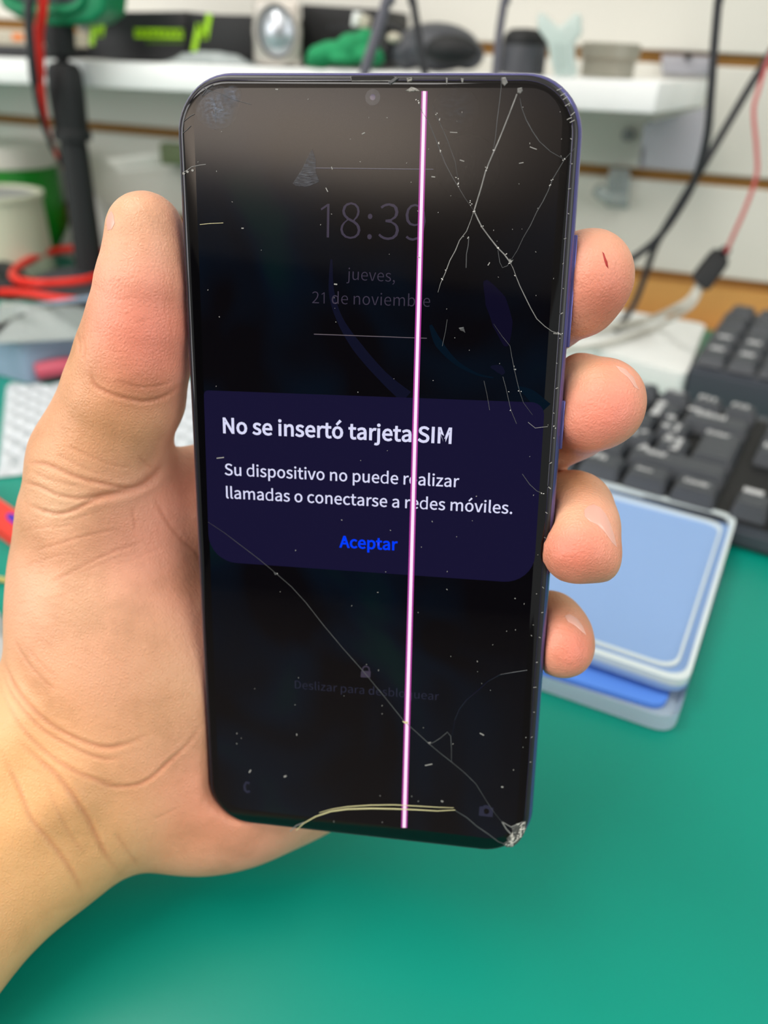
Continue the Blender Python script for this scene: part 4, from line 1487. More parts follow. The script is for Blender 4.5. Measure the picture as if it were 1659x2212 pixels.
LN = lambda y: 917 - 44.0 * (y - 197) / 1591
ys = np.linspace(197, 1788, 30)
stroke_px('dead_line', [(LN(y), y) for y in ys], 13, 'pinkhalo', z=ZG + .085)
stroke_px('dead_line', [(LN(y), y) for y in ys], 6.5, 'pinkcore', z=ZG + .10)

# earpiece, front camera, side keys
pflat('earpiece', [(757, 165), (853, 164.5), (850, 173.5), (760, 174)], ZG + .05, 'mesh_', .25, r=0.3)
stroke_px('earpiece_rim', [(757, 165), (760, 175), (850, 174.5), (856, 166)], 1.8, 'crack', z=ZG + .06)
cx_, cy_ = ph(805.5, 210.5).to_2d()
for nm, rad, z0, m_ in (('front_camera', 1.36, .05, 'lens'), ('front_camera_pupil', .5, .06, 'lensc')):
    bm = BM()
    lathe(bm, (cx_, cy_, ZG), [(rad, 0), (rad, z0), (rad * .75, z0 + .004), (0, z0 + .004)], seg=32)
    pobj(nm, bm, m_)
for nm, (ua, va), (ub, vb) in (('volume_button', (1252, 506), (1228, 752)), ('power_button', (1217, 868), (1205, 974))):
    a_, b__ = ph(ua, va), ph(ub, vb)
    e1 = (b__ - a_).normalized()
    n_ = Vector((-e1.y, e1.x, 0))
    if n_.x < 0:
        n_ = -n_
    # seat the key on the frame's side wall
    edge_a = Vector((*OUT[1], 0))
    edge_d = (Vector((*OUT[2], 0)) - edge_a).normalized()
    foot = lambda p: edge_a + edge_d * (p - edge_a).dot(edge_d)
    fa, fb = foot(a_), foot(b__)
    nn = Vector((-edge_d.y, edge_d.x, 0))
    if nn.x < 0:
        nn = -nn
    bm = BM()
    bot = [fa - nn * .4 + Vector((0, 0, -1.7)), fb - nn * .4 + Vector((0, 0, -1.7)), fb - nn * .4 + Vector((0, 0, -3.5)), fa - nn * .4 + Vector((0, 0, -3.5))]
    quad_prism(bm, bot, nn * 0.95, bevel=.22, seg=2)
    pobj(nm, bm, 'frame')

# cracks with painted glints, chips and dust in the cover glass
ZC = ZG + .115
CR = [
    ([(1117, 203), (1101, 245), (1086, 281), (1074, 310), (1065, 330), (1056, 352), (1049, 370), (1040, 405), (1024, 456)], 3.4, 'crack'),
    ([(1024, 456), (1016, 478), (1008, 500), (992, 520), (983, 542), (972, 563), (962, 590), (952, 612), (946, 632)], 2.4, 'crack'),
    ([(1024, 456), (1032, 474), (1041, 490), (1058, 514), (1075, 536), (1088, 549), (1101, 566)], 3.4, 'crack'),
    ([(1101, 566), (1108, 580), (1114, 597), (1124, 618), (1134, 640), (1146, 664), (1160, 688), (1176, 704), (1192, 716), (1212, 722)], 2.4, 'crack'),
    ([(901, 206), (905, 221), (912, 242), (925, 262), (940, 298), (952, 326), (962, 352), (976, 380), (990, 404), (1004, 428), (1024, 456)], 1.8, 'crackdim'),
    ([(934, 228), (946, 256), (956, 278), (966, 302), (974, 326), (984, 350), (986, 372), (992, 396)], 1.4, 'crackdim'),
    ([(1083, 168), (1082, 190), (1079, 222), (1074, 262), (1070, 296), (1065, 328)], 1.8, 'crackdim'),
    ([(1123, 212), (1126, 232), (1136, 258), (1150, 284), (1166, 306), (1190, 327), (1219, 345)], 2.2, 'crackdim'),
    ([(1242, 319), (1232, 331), (1219, 345), (1206, 366), (1194, 388), (1184, 412), (1172, 436), (1160, 458), (1146, 486), (1130, 514), (1117, 540), (1101, 566)], 1.8, 'crackdim'),
    ([(1013, 512), (1012, 530), (1008, 550), (1007, 578)], 2.0, 'crackdim'),
    ([(1101, 566), (1096, 574), (1086, 579), (1080, 566), (1075, 540)], 1.4, 'crackdim'),
    ([(1066, 700), (1084, 726), (1101, 748), (1106, 772), (1112, 800), (1116, 822), (1123, 846), (1131, 870), (1150, 896)], 1.5, 'crackdim'),
    ([(1086, 814), (1092, 836), (1098, 862), (1104, 886), (1116, 916)], 1.4, 'crackdim'),
    ([(1046, 822), (1052, 850), (1058, 886)], 1.2, 'crackdim'),
    ([(966, 690), (962, 716), (956, 748)], 1.2, 'crackdim'),
    ([(450, 1127), (484, 1151), (520, 1178), (560, 1208), (597, 1239), (630, 1268), (660, 1300), (700, 1352), (740, 1400), (786, 1452), (830, 1505), (873, 1558), (900, 1582), (927, 1607), (952, 1627), (975, 1646), (1004, 1670), (1028, 1693), (1036, 1707), (1052, 1732), (1068, 1757), (1084, 1776)], 1.7, 'crackdim'),
    ([(1084, 1776), (1094, 1792), (1108, 1806)], 3.2, 'crack'),
    ([(1084, 1776), (1104, 1787), (1130, 1776)], 2.6, 'crack'),
    ([(927, 1607), (938, 1603), (952, 1594), (966, 1581), (974, 1590), (975, 1618), (975, 1646)], 1.8, 'crackdim'),
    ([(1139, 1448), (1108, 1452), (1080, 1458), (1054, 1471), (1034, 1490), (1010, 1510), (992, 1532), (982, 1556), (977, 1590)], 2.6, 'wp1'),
    ([(984, 1751), (1008, 1766), (1030, 1785), (1056, 1803), (1076, 1818), (1095, 1825)], 2.6, 'crackdim'),
    ([(640, 1794), (655, 1779), (682, 1764), (714, 1753), (750, 1748), (800, 1746), (850, 1747), (900, 1749), (945, 1752), (983, 1750)], 3.8, 'crackglint'),
    ([(690, 1756), (716, 1748), (750, 1742), (800, 1739), (850, 1739), (900, 1741), (945, 1744), (980, 1745)], 2.6, 'crackglint'),
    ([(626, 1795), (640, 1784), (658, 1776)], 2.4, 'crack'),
    ([(394, 374), (404, 369), (414, 361), (430, 357), (444, 355)], 1.8, 'crack'),
    ([(432, 485), (455, 483), (482, 481)], 1.4, 'crackglint'),  # glint on the glass painted as a thin strip
    ([(432, 184), (448, 194), (470, 200), (500, 214), (542, 226)], 1.4, 'crackdim'),
    ([(436, 206), (448, 190), (460, 182)], 1.6, 'crackdim'),
    ([(462, 214), (465, 240), (467, 264)], 1.6, 'crackdim'),
    ([(1128, 1024), (1144, 1046), (1160, 1060), (1172, 1066)], 1.5, 'crackdim'),
    ([(1140, 912), (1156, 924), (1184, 922)], 1.5, 'crack'),
    ([(1196, 720), (1212, 722)], 4.0, 'crack'),
    ([(396, 262), (410, 252), (420, 246)], 1.6, 'crackdim'),
    ([(395, 288), (404, 280), (412, 272)], 1.4, 'crackdim'),
]
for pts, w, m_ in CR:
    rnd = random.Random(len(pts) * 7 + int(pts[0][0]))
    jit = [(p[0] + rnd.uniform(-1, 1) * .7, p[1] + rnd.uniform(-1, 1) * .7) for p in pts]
    stroke_px('crack', jit, w * .8, m_, z=ZC, th=.03, taper=len(pts) > 5 and (w < 3 or m_ == 'crackglint'))


def chip(name, pts, m, z=ZC, jag=0.16, seed=1):
    rnd = random.Random(seed)
    q = [ph(u, v, z) for u, v in pts]
    c = sum(q, Vector()) / len(q)
    bm = BM()
    out = [bm.verts.new((p.x, p.y, ZG - .02)) for p in q]
    mid = [bm.verts.new((*(c + (p - c) * rnd.uniform(.55, .8)).to_2d(), z + rnd.uniform(-.02, jag))) for p in q]
    cv = bm.verts.new((c.x, c.y, z + jag * .3))
    n = len(q)
    for i in range(n):
        bm.faces.new((out[i], out[(i + 1) % n], mid[(i + 1) % n], mid[i]))
        bm.faces.new((mid[i], mid[(i + 1) % n], cv))
    return pobj(name, bm, m, smooth=False)


M['chipd'] = mat('dark_shattered_glass', srgb(84, 84, 82), 0.3, noise=0.9, nscale=1600, bump=0.9, bscale=3000)
M['chipw'] = mat('white_glass_splinter', srgb(214, 212, 204), 0.4)
COR = [(1136, 1774), (1137, 1790), (1130, 1806), (1120, 1820), (1108, 1830), (1094, 1831), (1086, 1824), (1098, 1822), (1094, 1812), (1104, 1802), (1106, 1796), (1116, 1798), (1122, 1786), (1104, 1786), (1112, 1780)]
CH = chip('chipped_corner', COR, 'chipd', seed=4, jag=.2)
rnd = random.Random(77)


def in_poly(u, v, P):
    r = False
    for (a, b), (c, d) in zip(P, P[1:] + P[:1]):
        if (b > v) != (d > v) and u < (c - a) * (v - b) / (d - b) + a:
            r = not r
    return r


bm = BM()
while len(bm.faces) < 130:
    u, v = rnd.uniform(1084, 1138), rnd.uniform(1772, 1832)
    if not in_poly(u, v, COR):
        continue
    a = rnd.gauss(-.75, .5)
    l, w_ = rnd.uniform(2, 7), rnd.uniform(.6, 2.0)
    z = ZC + rnd.uniform(.05, .3)
    q = [(u - l * math.cos(a), v - l * math.sin(a)), (u + w_ * math.sin(a), v - w_ * math.cos(a)), (u + l * math.cos(a), v + l * math.sin(a)), (u - w_ * math.sin(a) * .4, v + w_ * math.cos(a) * .4)]
    q = [p for p in q]
    if not all(in_poly(*p, COR) for p in q):
        continue
    vs = [bm.verts.new(ph(*p, z + rnd.uniform(-.06, .06))) for p in q]
    bm.faces.new(vs[:3])
    bm.faces.new((vs[0], vs[2], vs[3]))
o = pobj('glass_splinters', bm, 'chipw', smooth=False, parent=CH)
o['kind'] = 'stuff'
chip('glass_chip', [(878, 168), (892, 166), (890, 175), (880, 178)], 'chip', seed=5)
chip('glass_chip', [(874, 196), (888, 187), (900, 190), (908, 197), (894, 198), (884, 199)], 'chip', seed=6)
chip('glass_chip', [(838, 176), (850, 168), (862, 168), (852, 178), (842, 184)], 'crackdim', seed=7)
chip('glass_chip', [(1083, 167), (1092, 166), (1097, 178), (1090, 186), (1084, 180)], 'crack', seed=8)
chip('glass_chip', [(1117, 190), (1128, 188), (1130, 196), (1124, 203), (1117, 201)], 'crack', seed=9)
chip('glass_chip', [(963, 167), (967, 168), (966, 182), (964, 184)], 'crack', seed=10)
chip('glass_chip', [(995, 168), (1002, 169), (1000, 180), (997, 178)], 'crack', seed=11)
chip('glass_chip', [(1101, 558), (1106, 564), (1110, 560), (1104, 570), (1098, 566)], 'crack', seed=12)
chip('glass_chip', [(990, 708), (1002, 706), (1006, 720), (1000, 716), (994, 714)], 'crackdim', seed=13)
chip('glass_chip', [(590, 1236), (598, 1238), (602, 1242), (594, 1242)], 'crackdim', seed=14)
chip('glass_chip', [(922, 1604), (932, 1603), (928, 1609)], 'crack', seed=15)
chip('glass_chip', [(868, 1558), (882, 1558), (882, 1564), (874, 1564)], 'crackglint', seed=16)
# scratches and dust
rnd = random.Random(21)
bm = BM()


def speck(u, v, l, w, a):
    c, s = math.cos(a), math.sin(a)
    q = [(u + l * c - w * s, v + l * s + w * c), (u - l * c - w * s, v - l * s + w * c), (u - l * c + w * s, v - l * s - w * c), (u + l * c + w * s, v + l * s - w * c)]
    quad_prism(bm, [ph(*p, ZC - .015) for p in q], Vector((0, 0, .02)))


for i in range(110):
    v = rnd.uniform(200, 1780)
    uL, uR = 400 + (v - 200) * .047, 1235 - (v - 200) * .07
    u = uL + (uR - uL) * (rnd.random() if rnd.random() < .4 else 1 - rnd.random() ** 2 * .6)
    speck(u, v, rnd.uniform(.6, 1.5), rnd.uniform(.4, .8), rnd.uniform(0, 3.14))
for u, v, l, w, a in ((936, 382, 4, 1.2, .1), (980, 286, 8, .8, .05), (1152, 320, 8, .9, .35), (998, 347, 5, 1, .3), (1126, 352, 5, .8, -.2), (785, 288, 3.5, 1.2, -.5), (717, 363, 3, 1, 1.2), (706, 410, 5, 1, 1.1),
                      (524, 493, 2.5, 1.2, 0), (725, 614, 3.5, 1.4, .1), (598, 193, 3, 1.2, .1), (1041, 1586, 5, 1.1, .5), (926, 1652, 8, 1, -.2), (641, 1587, 2, 1, 1.5), (540, 1666, 3.5, 1.4, -1), (616, 1677, 3, 1.6, -.4),
                      (476, 989, 8, 1, -.1), (1085, 1700, 2.4, 1.4, .2), (955, 1731, 2.4, 1.4, .4), (905, 556, 3, 1, .4), (1056, 570, 4, 1, -1)):
    speck(u, v, l, w, a)
for i in range(26):     # worn right and upper-right edge of the glass
    w_ = i / 26
    u, v = 1236 - 92 * w_ + rnd.uniform(-3, 3), 300 + 1400 * w_
    speck(u, v, rnd.uniform(1, 3.5), rnd.uniform(.5, 1.0), rnd.uniform(-.8, .8))
for u, v in ((1208, 193), (1216, 204), (1221, 212), (1230, 256), (1236, 262), (1237, 246), (1226, 226)):
    speck(u, v, 6, .9, -.6 + rnd.uniform(-.3, .3))
for u, v in ((397, 375), (405, 371), (416, 368)):
    speck(u, v, 2.5, 2.2, .4)
o = pobj('dust', bm, 'dust', smooth=False)
o['kind'] = 'stuff'
# greasy smears and worn patches, see-through where the glass is clean


def smear(pts, c, rad, scale, stretch, col, lo, hi, z=ZC + .06, seed=0.0):
    m = mat('greasy_smear', srgb(*col), 0.55)
    nt = m.node_tree
    b = nt.nodes['Principled BSDF']
    tc = nt.nodes.new('ShaderNodeTexCoord')
    tc.object = PHONE
    cc = ph(*c)
    sub = nt.nodes.new('ShaderNodeVectorMath')
    sub.operation = 'SUBTRACT'
    sub.inputs[1].default_value = (cc.x * .001, cc.y * .001, z * .001)
    nt.links.new(tc.outputs['Object'], sub.inputs[0])
    mp = nt.nodes.new('ShaderNodeMapping')
    mp.inputs['Location'].default_value = (seed, seed, 0)
    mp.inputs['Rotation'].default_value = (0, 0, stretch[2])
    mp.inputs['Scale'].default_value = (stretch[0], stretch[1], 1)
    nt.links.new(sub.outputs[0], mp.inputs[0])
    n = nt.nodes.new('ShaderNodeTexNoise')
    n.inputs['Scale'].default_value = scale
    n.inputs['Detail'].default_value = 6
    n.inputs['Roughness'].default_value = .65
    nt.links.new(mp.outputs[0], n.inputs['Vector'])
    ln = nt.nodes.new('ShaderNodeVectorMath')
    ln.operation = 'LENGTH'
    nt.links.new(sub.outputs[0], ln.inputs[0])
    fall = nt.nodes.new('ShaderNodeMapRange')
    fall.inputs[1].default_value, fall.inputs[2].default_value = 0, rad * .001
    fall.inputs[3].default_value, fall.inputs[4].default_value = 1, 0
    nt.links.new(ln.outputs['Value'], fall.inputs[0])
    th = nt.nodes.new('ShaderNodeMapRange')
    th.inputs[1].default_value, th.inputs[2].default_value = lo, hi
    nt.links.new(n.outputs['Fac'], th.inputs[0])
    mu = nt.nodes.new('ShaderNodeMath')
    mu.operation = 'MULTIPLY'
    nt.links.new(fall.outputs[0], mu.inputs[0])
    nt.links.new(th.outputs[0], mu.inputs[1])
    nt.links.new(mu.outputs[0], b.inputs['Alpha'])
    bm = BM()
    P = [ph(u, v, z) for u, v in pts]
    bm.faces.new([bm.verts.new(p) for p in P])
    return pobj('smear', bm, m, smooth=False)


def disc(c, r):
    return [(c[0] + r * math.cos(k * math.pi / 16), c[1] + r * math.sin(k * math.pi / 16)) for k in range(32)]


smear(disc((468, 232), 48), (468, 232), 4.1, 1100, (1.0, 1.8, .6), (118, 126, 140), .40, .66)
smear(disc((500, 208), 24), (500, 208), 2.0, 1100, (1.0, 1.8, -.6), (118, 126, 140), .40, .66, seed=.013)
smear([(674, 320), (682, 345), (682, 372), (690, 392), (664, 404), (640, 402), (632, 396), (652, 366), (664, 340)], (664, 372), 7.0, 700, (1.0, 7.0, -.5), (92, 95, 102), .38, .66, seed=.01)
smear(disc((985, 236), 50), (985, 236), 4.0, 900, (1.0, 2.0, .2), (80, 80, 84), .46, .8, seed=.04)
smear(disc((1010, 360), 70), (1010, 360), 5.6, 1100, (5.0, 1.0, .15), (104, 102, 98), .55, .85, seed=.05)
# sparkles painted as bright flecks where cracks meet
bm = BM()
for u, v in ((1024, 456), (1019, 442), (1015, 436), (1049, 370), (1050, 362), (1066, 327), (992, 396), (987, 384), (991, 400), (950, 258), (944, 246), (901, 216), (903, 222), (952, 326), (945, 310), (1041, 490), (1075, 536), (1093, 551), (1101, 566), (1113, 595),
             (1009, 512), (965, 582), (955, 602), (1213, 722), (1206, 720), (1219, 345), (1192, 390), (1187, 400), (1112, 800), (1097, 846), (1123, 846), (1103, 885), (1197, 923), (1172, 1066), (597, 1240)):
    for k in range(2):
        speck(u + rnd.uniform(-3, 3), v + rnd.uniform(-3, 3), rnd.uniform(.6, 1.6), rnd.uniform(.4, .8), rnd.uniform(0, 3.14))
M['sparkle'] = mat('painted_sparkle', srgb(225, 225, 220), 0.6)
o = pobj('crack_sparkles', bm, 'sparkle', smooth=False)
o['kind'] = 'stuff'

# ------------------------------------------------------------------ the hand
def cpt(u, v, d):
    return np.array([(u - 829.5) / FPX * d, (1106 - v) / FPX * d, -d])


HS = 0.95                                   # grid step, mm
lo_ = np.array([-236.0, -182.0, -238.0])
hi_ = np.array([66.0, 72.0, -104.0])
dims = ((hi_ - lo_) / HS).astype(int) + 1
AX = [lo_[k] + HS * np.arange(dims[k]) for k in range(3)]


def field():
    return np.full(dims, 30.0, np.float32)


def box_of(lo, hi):
    s = []
    for k in range(3):
        a = max(0, int((lo[k] - lo_[k]) / HS) - 1)
        b = min(dims[k], int((hi[k] - lo_[k]) / HS) + 2)
        s.append(slice(a, max(a, b)))
    return tuple(s)


def smin(a, b, k):
    h = np.maximum(k - np.abs(a - b), 0) / k
    return np.minimum(a, b) - h * h * k * 0.25


def put(F, fn, lo, hi, k, pad=14):
    s = box_of(lo - pad, hi + pad)
    X, Y, Z = np.meshgrid(AX[0][s[0]], AX[1][s[1]], AX[2][s[2]], indexing='ij', sparse=True)
    F[s] = smin(F[s], fn(X, Y, Z).astype(np.float32), k)


def cone(F, a, ra, b, rb, k=4.0, flat=1.0):
    """round cone from a to b; flat<1 squashes it along the view axis"""
    def fn(X, Y, Z):
        zs = 1.0 / flat
        A = np.array([a[0], a[1], a[2] * zs])
        B = np.array([b[0], b[1], b[2] * zs])
        d = B - A
        L2 = max(d.dot(d), 1e-6)
        px_, py_, pz_ = X - A[0], Y - A[1], Z * zs - A[2]
        t_ = np.clip((px_ * d[0] + py_ * d[1] + pz_ * d[2]) / L2, 0, 1)
        q = np.sqrt((px_ - t_ * d[0]) ** 2 + (py_ - t_ * d[1]) ** 2 + (pz_ - t_ * d[2]) ** 2) - (ra + (rb - ra) * t_)
        return q * (flat if flat < 1 else 1.0)
    r = max(ra, rb)
    put(F, fn, np.minimum(a, b) - r, np.maximum(a, b) + r, k)


def ell(F, c, rad, k=5.0, rot=0.0, tilt=0.0):
    """ellipsoid; rot turns it in the picture plane (radians), tilt about the vertical"""
    cr, sr = math.cos(rot), math.sin(rot)
    ct, st = math.cos(tilt), math.sin(tilt)

    def fn(X, Y, Z):
        x, y, z = X - c[0], Y - c[1], Z - c[2]
        x, z = ct * x - st * z, st * x + ct * z
        x, y = cr * x + sr * y, -sr * x + cr * y
        p = np.sqrt((x / rad[0]) ** 2 + (y / rad[1]) ** 2 + (z / rad[2]) ** 2)
        g = np.sqrt((x / rad[0] ** 2) ** 2 + (y / rad[1] ** 2) ** 2 + (z / rad[2] ** 2) ** 2)
        return p * (p - 1.0) / np.maximum(g, 1e-5)
    r = max(rad)
    put(F, fn, c - r, c + r, k)


def pr(r, d):
    return r * d / FPX


def chain(F, nodes, k=3.0, flat=1.0):
    """nodes: (u, v, depth mm, radius px)"""
    for (u, v, d, r), (u2, v2, d2, r2) in zip(nodes[:-1], nodes[1:]):
        cone(F, cpt(u, v, d), pr(r, d), cpt(u2, v2, d2), pr(r2, d2), k, flat)


palm = field()
# thumb along the phone's left edge
thumb = [(313, 500, 161, 84), (313, 557, 162, 87), (308, 612, 163, 98), (301, 700, 166, 111), (287, 775, 169, 121), (269, 850, 173, 128), (239, 925, 177, 127), (203, 1000, 181, 128)]
chain(palm, thumb, k=1.5, flat=0.94)
cone(palm, cpt(203, 1000, 181), pr(128, 181), cpt(180, 1100, 186), pr(128, 186), 4)
# fleshy root of the thumb, base of the palm, outer edge of the hand
ell(palm, cpt(230, 1300, 194), (pr(203, 194), pr(335, 194), 20.5), k=6, rot=0.04)
ell(palm, cpt(300, 1480, 199), (pr(246, 199), pr(280, 199), 19.5), k=12)
ell(palm, cpt(425, 1690, 206), (pr(262, 203), pr(196, 203), 17.0), k=10)
ell(palm, cpt(600, 1390, 214), (pr(330, 214), pr(430, 214), 15.0), k=12)
# web between the thumb and the forefinger
cone(palm, cpt(240, 1090, 186), 9.0, cpt(480, 1074, 199), 11.5, 12)
cone(palm, cpt(480, 1074, 199), 11.5, cpt(640, 1160, 204), 11.5, 8)
# wrist and forearm, leaving the picture at lower left
cone(palm, cpt(190, 1630, 198), pr(232, 198), cpt(83, 1702, 196), pr(246, 196), 8, flat=0.74)
cone(palm, cpt(83, 1702, 196), pr(242, 196), cpt(-300, 2060, 180), pr(262, 180), 6, flat=0.74)
cone(palm, cpt(-300, 2060, 180), pr(262, 180), np.array([-198.0, -120.0, -130.0]), 27.0, 8, flat=0.80)
# tendons of the wrist
cone(palm, cpt(150, 1700, 181.5), 3.0, cpt(-250, 1960, 175), 3.0, 9)
cone(palm, cpt(60, 1560, 183.5), 3.0, cpt(-200, 1780, 179), 3.2, 9)

F_ = palm
fingers = [
    [(540, 1050, 198, 98), (760, 930, 192, 88), (985, 800, 186, 84), (1190, 672, 170, 80), (1246, 630, 160.5, 88)],
    [(640, 1180, 203, 98), (850, 1090, 197, 90), (1070, 1000, 193, 86), (1240, 905, 177, 82), (1270, 885, 167, 84)],
    [(680, 1330, 206, 96), (880, 1270, 204, 88), (1060, 1190, 200, 84), (1232, 1108, 181, 76), (1238, 1104, 175, 79)],
    [(700, 1490, 210, 84), (860, 1450, 207, 76), (1010, 1410, 203, 72), (1180, 1352, 187, 63), (1186, 1351, 183, 66)],
]
tips = [
    [(1248, 608, 158.5, 94), (1274, 592, 156.5, 80)],
    [(1296, 866, 161.5, 80), (1296, 884, 160, 72)],
    [(1256, 1140, 168, 73), (1254, 1174, 163.5, 79)],
    [(1204, 1376, 178, 66), (1206, 1391, 175, 65)],
]
for fg, tp in zip(fingers, tips):
    G_ = field()
    chain(G_, fg, k=3)
    chain(G_, [fg[-1]] + tp, k=4)
    F_ = smin(F_, G_, 2.0)
# fuller fingertips
for (u, v, d, rx, ry, rz, rot) in ((1288, 590, 157.5, 68, 82, 7.6, 0.2), (1302, 868, 161.5, 82, 80, 7.8, .3), (1288, 903, 161.5, 86, 56, 7.2, .25), (1252, 800, 167, 44, 36, 5.0, 0), (1246, 1193, 164.0, 76, 62, 7.4, .1), (1294, 1205, 165, 36, 50, 6.3, .3), (1224, 1400, 175.5, 50, 56, 6.1, .2)):
    ell(F_, cpt(u, v, d), (pr(rx, d), pr(ry, d), rz), k=3.0, rot=rot)

# the phone presses into the skin: keep the hand clear of its body
Xg, Yg, Zg = np.meshgrid(*AX, indexing='ij', sparse=True)
Rn = np.array(PR)
Tn = np.array(PT)
lx_ = Rn[0, 0] * (Xg - Tn[0]) + Rn[1, 0] * (Yg - Tn[1]) + Rn[2, 0] * (Zg - Tn[2])
ly_ = Rn[0, 1] * (Xg - Tn[0]) + Rn[1, 1] * (Yg - Tn[1]) + Rn[2, 1] * (Zg - Tn[2])
lz_ = Rn[0, 2] * (Xg - Tn[0]) + Rn[1, 2] * (Yg - Tn[1]) + Rn[2, 2] * (Zg - Tn[2])
dist = []
cen = sum(OUT, Vector((0, 0))) / 4
for i in range(4):
    a_, b_ = OUT[i], OUT[(i + 1) % 4]
    e_ = (b_ - a_).normalized()
    n_ = Vector((e_.y, -e_.x))
    if n_.dot(cen - a_) > 0:
        n_ = -n_
    dist.append(((lx_ - a_.x) * n_.x + (ly_ - a_.y) * n_.y).astype(np.float32))
R2 = 10.0
q2 = sum(np.maximum(d_ + R2, 0) ** 2 for d_ in dist)
side = np.sqrt(q2) - R2 + np.minimum(np.maximum.reduce(dist) + R2, 0)
thick = (np.abs(lz_ + 3.85) - 4.15).astype(np.float32)
R3 = 1.6
body = np.sqrt(np.maximum(side + R3, 0) ** 2 + np.maximum(thick + R3, 0) ** 2) - R3 + np.minimum(np.maximum(side, thick) + R3, 0)
# palm beside and below the phone stays behind its face
thick2 = (np.abs(lz_ - 4.0) - 12.0).astype(np.float32)
body2 = np.maximum(np.maximum(side, thick2), np.maximum(ly_ - 22.0, lx_ - 20.0))
cut = -(np.minimum(body, body2) - 0.12)
h_ = np.maximum(0.8 - np.abs(F_ - cut), 0) / 0.8
F_ = np.maximum(F_, cut) + h_ * h_ * 0.8 * 0.25
del Xg, Yg, Zg, lx_, ly_, lz_, dist, q2, side, thick, body, body2, thick2, cut, h_


def surface_nets(F, o, h):
    S = F < 0
    n = np.array(F.shape)
    c = np.zeros(n - 1, np.int8)
    for i in (0, 1):
        for j in (0, 1):
            for k in (0, 1):
                c += S[i:n[0] - 1 + i, j:n[1] - 1 + j, k:n[2] - 1 + k]
    act = np.argwhere((c > 0) & (c < 8))
    idx = -np.ones(n - 1, np.int64)
    idx[tuple(act.T)] = np.arange(len(act))
    acc = np.zeros((len(act), 3))
    cnt = np.zeros(len(act))
    cor = np.array([(i, j, k) for i in (0, 1) for j in (0, 1) for k in (0, 1)])
    val = {tuple(q): F[tuple((act + q).T)].astype(float) for q in cor}
    for a in cor:
        for ax in range(3):
            if a[ax]:
                continue
            b = a.copy()
            b[ax] = 1
            va, vb = val[tuple(a)], val[tuple(b)]
            m = (va < 0) != (vb < 0)
            t_ = np.where(m, va / np.where(m, va - vb, 1), 0)
            P = np.repeat(a[None].astype(float), len(act), 0)
            P[:, ax] += t_
            acc[m] += P[m]
            cnt[m] += 1
    V = (act + acc / cnt[:, None]) * h + o
    Q = []
    for ax in range(3):
        u_, w_ = [(1, 2), (2, 0), (0, 1)][ax]
        sl = [slice(1, n[k] - 1) for k in range(3)]
        sl[ax] = slice(0, n[ax] - 1)
        s2 = list(sl)
        s2[ax] = slice(1, n[ax])
        A, B = S[tuple(sl)], S[tuple(s2)]
        e_ = np.argwhere(A != B)
        off = np.ones(3, int)
        off[ax] = 0
        g = e_ + off
        inside = A[tuple(e_.T)]
        def cell(du, dw):
            q = g.copy()
            q[:, u_] -= du
            q[:, w_] -= dw
            return idx[tuple(q.T)]
        quad = np.stack([cell(1, 1), cell(0, 1), cell(0, 0), cell(1, 0)], 1)
        quad[~inside] = quad[~inside][:, ::-1]
        Q.append(quad)
    Q = np.concatenate(Q)
    return V, Q[(Q >= 0).all(1)]


V, Q = surface_nets(F_, lo_, HS)
me = bpy.data.meshes.new('hand')
me.vertices.add(len(V))
me.vertices.foreach_set('co', V.astype(np.float32).ravel())
me.loops.add(len(Q) * 4)
me.loops.foreach_set('vertex_index', Q.astype(np.int32).ravel())
me.polygons.add(len(Q))
me.polygons.foreach_set('loop_start', np.arange(0, len(Q) * 4, 4, dtype=np.int32))
me.update(calc_edges=True)
me.validate()
# keep only the main shell, relax, subdivide
bm = BM()
bm.from_mesh(me)
seen = set()
best = []
for v in bm.verts:
    if v in seen:
        continue
    st, comp = [v], []
    seen.add(v)
    while st:
        w = st.pop()
        comp.append(w)
        for e in w.link_edges:
            x = e.other_vert(w)
            if x not in seen:
                seen.add(x)
                st.append(x)
    if len(comp) > len(best):
        best = comp
keep = set(best)
bmesh.ops.delete(bm, geom=[v for v in bm.verts if v not in keep], context='VERTS')
bm.to_mesh(me)
bm.free()
tmp = bpy.data.objects.new('tmp', me)
COL.objects.link(tmp)
sm = tmp.modifiers.new('s', 'SMOOTH')
sm.factor, sm.iterations = 0.5, 3
sb = tmp.modifiers.new('d', 'SUBSURF')
sb.levels = 1
me2 = bpy.data.meshes.new_from_object(tmp.evaluated_get(bpy.context.evaluated_depsgraph_get()))
bpy.data.objects.remove(tmp)
nV = len(me2.vertices)
co = np.zeros(nV * 3, np.float32)
me2.vertices.foreach_get('co', co)
co = co.reshape(-1, 3).astype(float)
no = np.zeros(nV * 3, np.float32)
me2.vertices.foreach_get('normal', no)
no = no.reshape(-1, 3).astype(float)
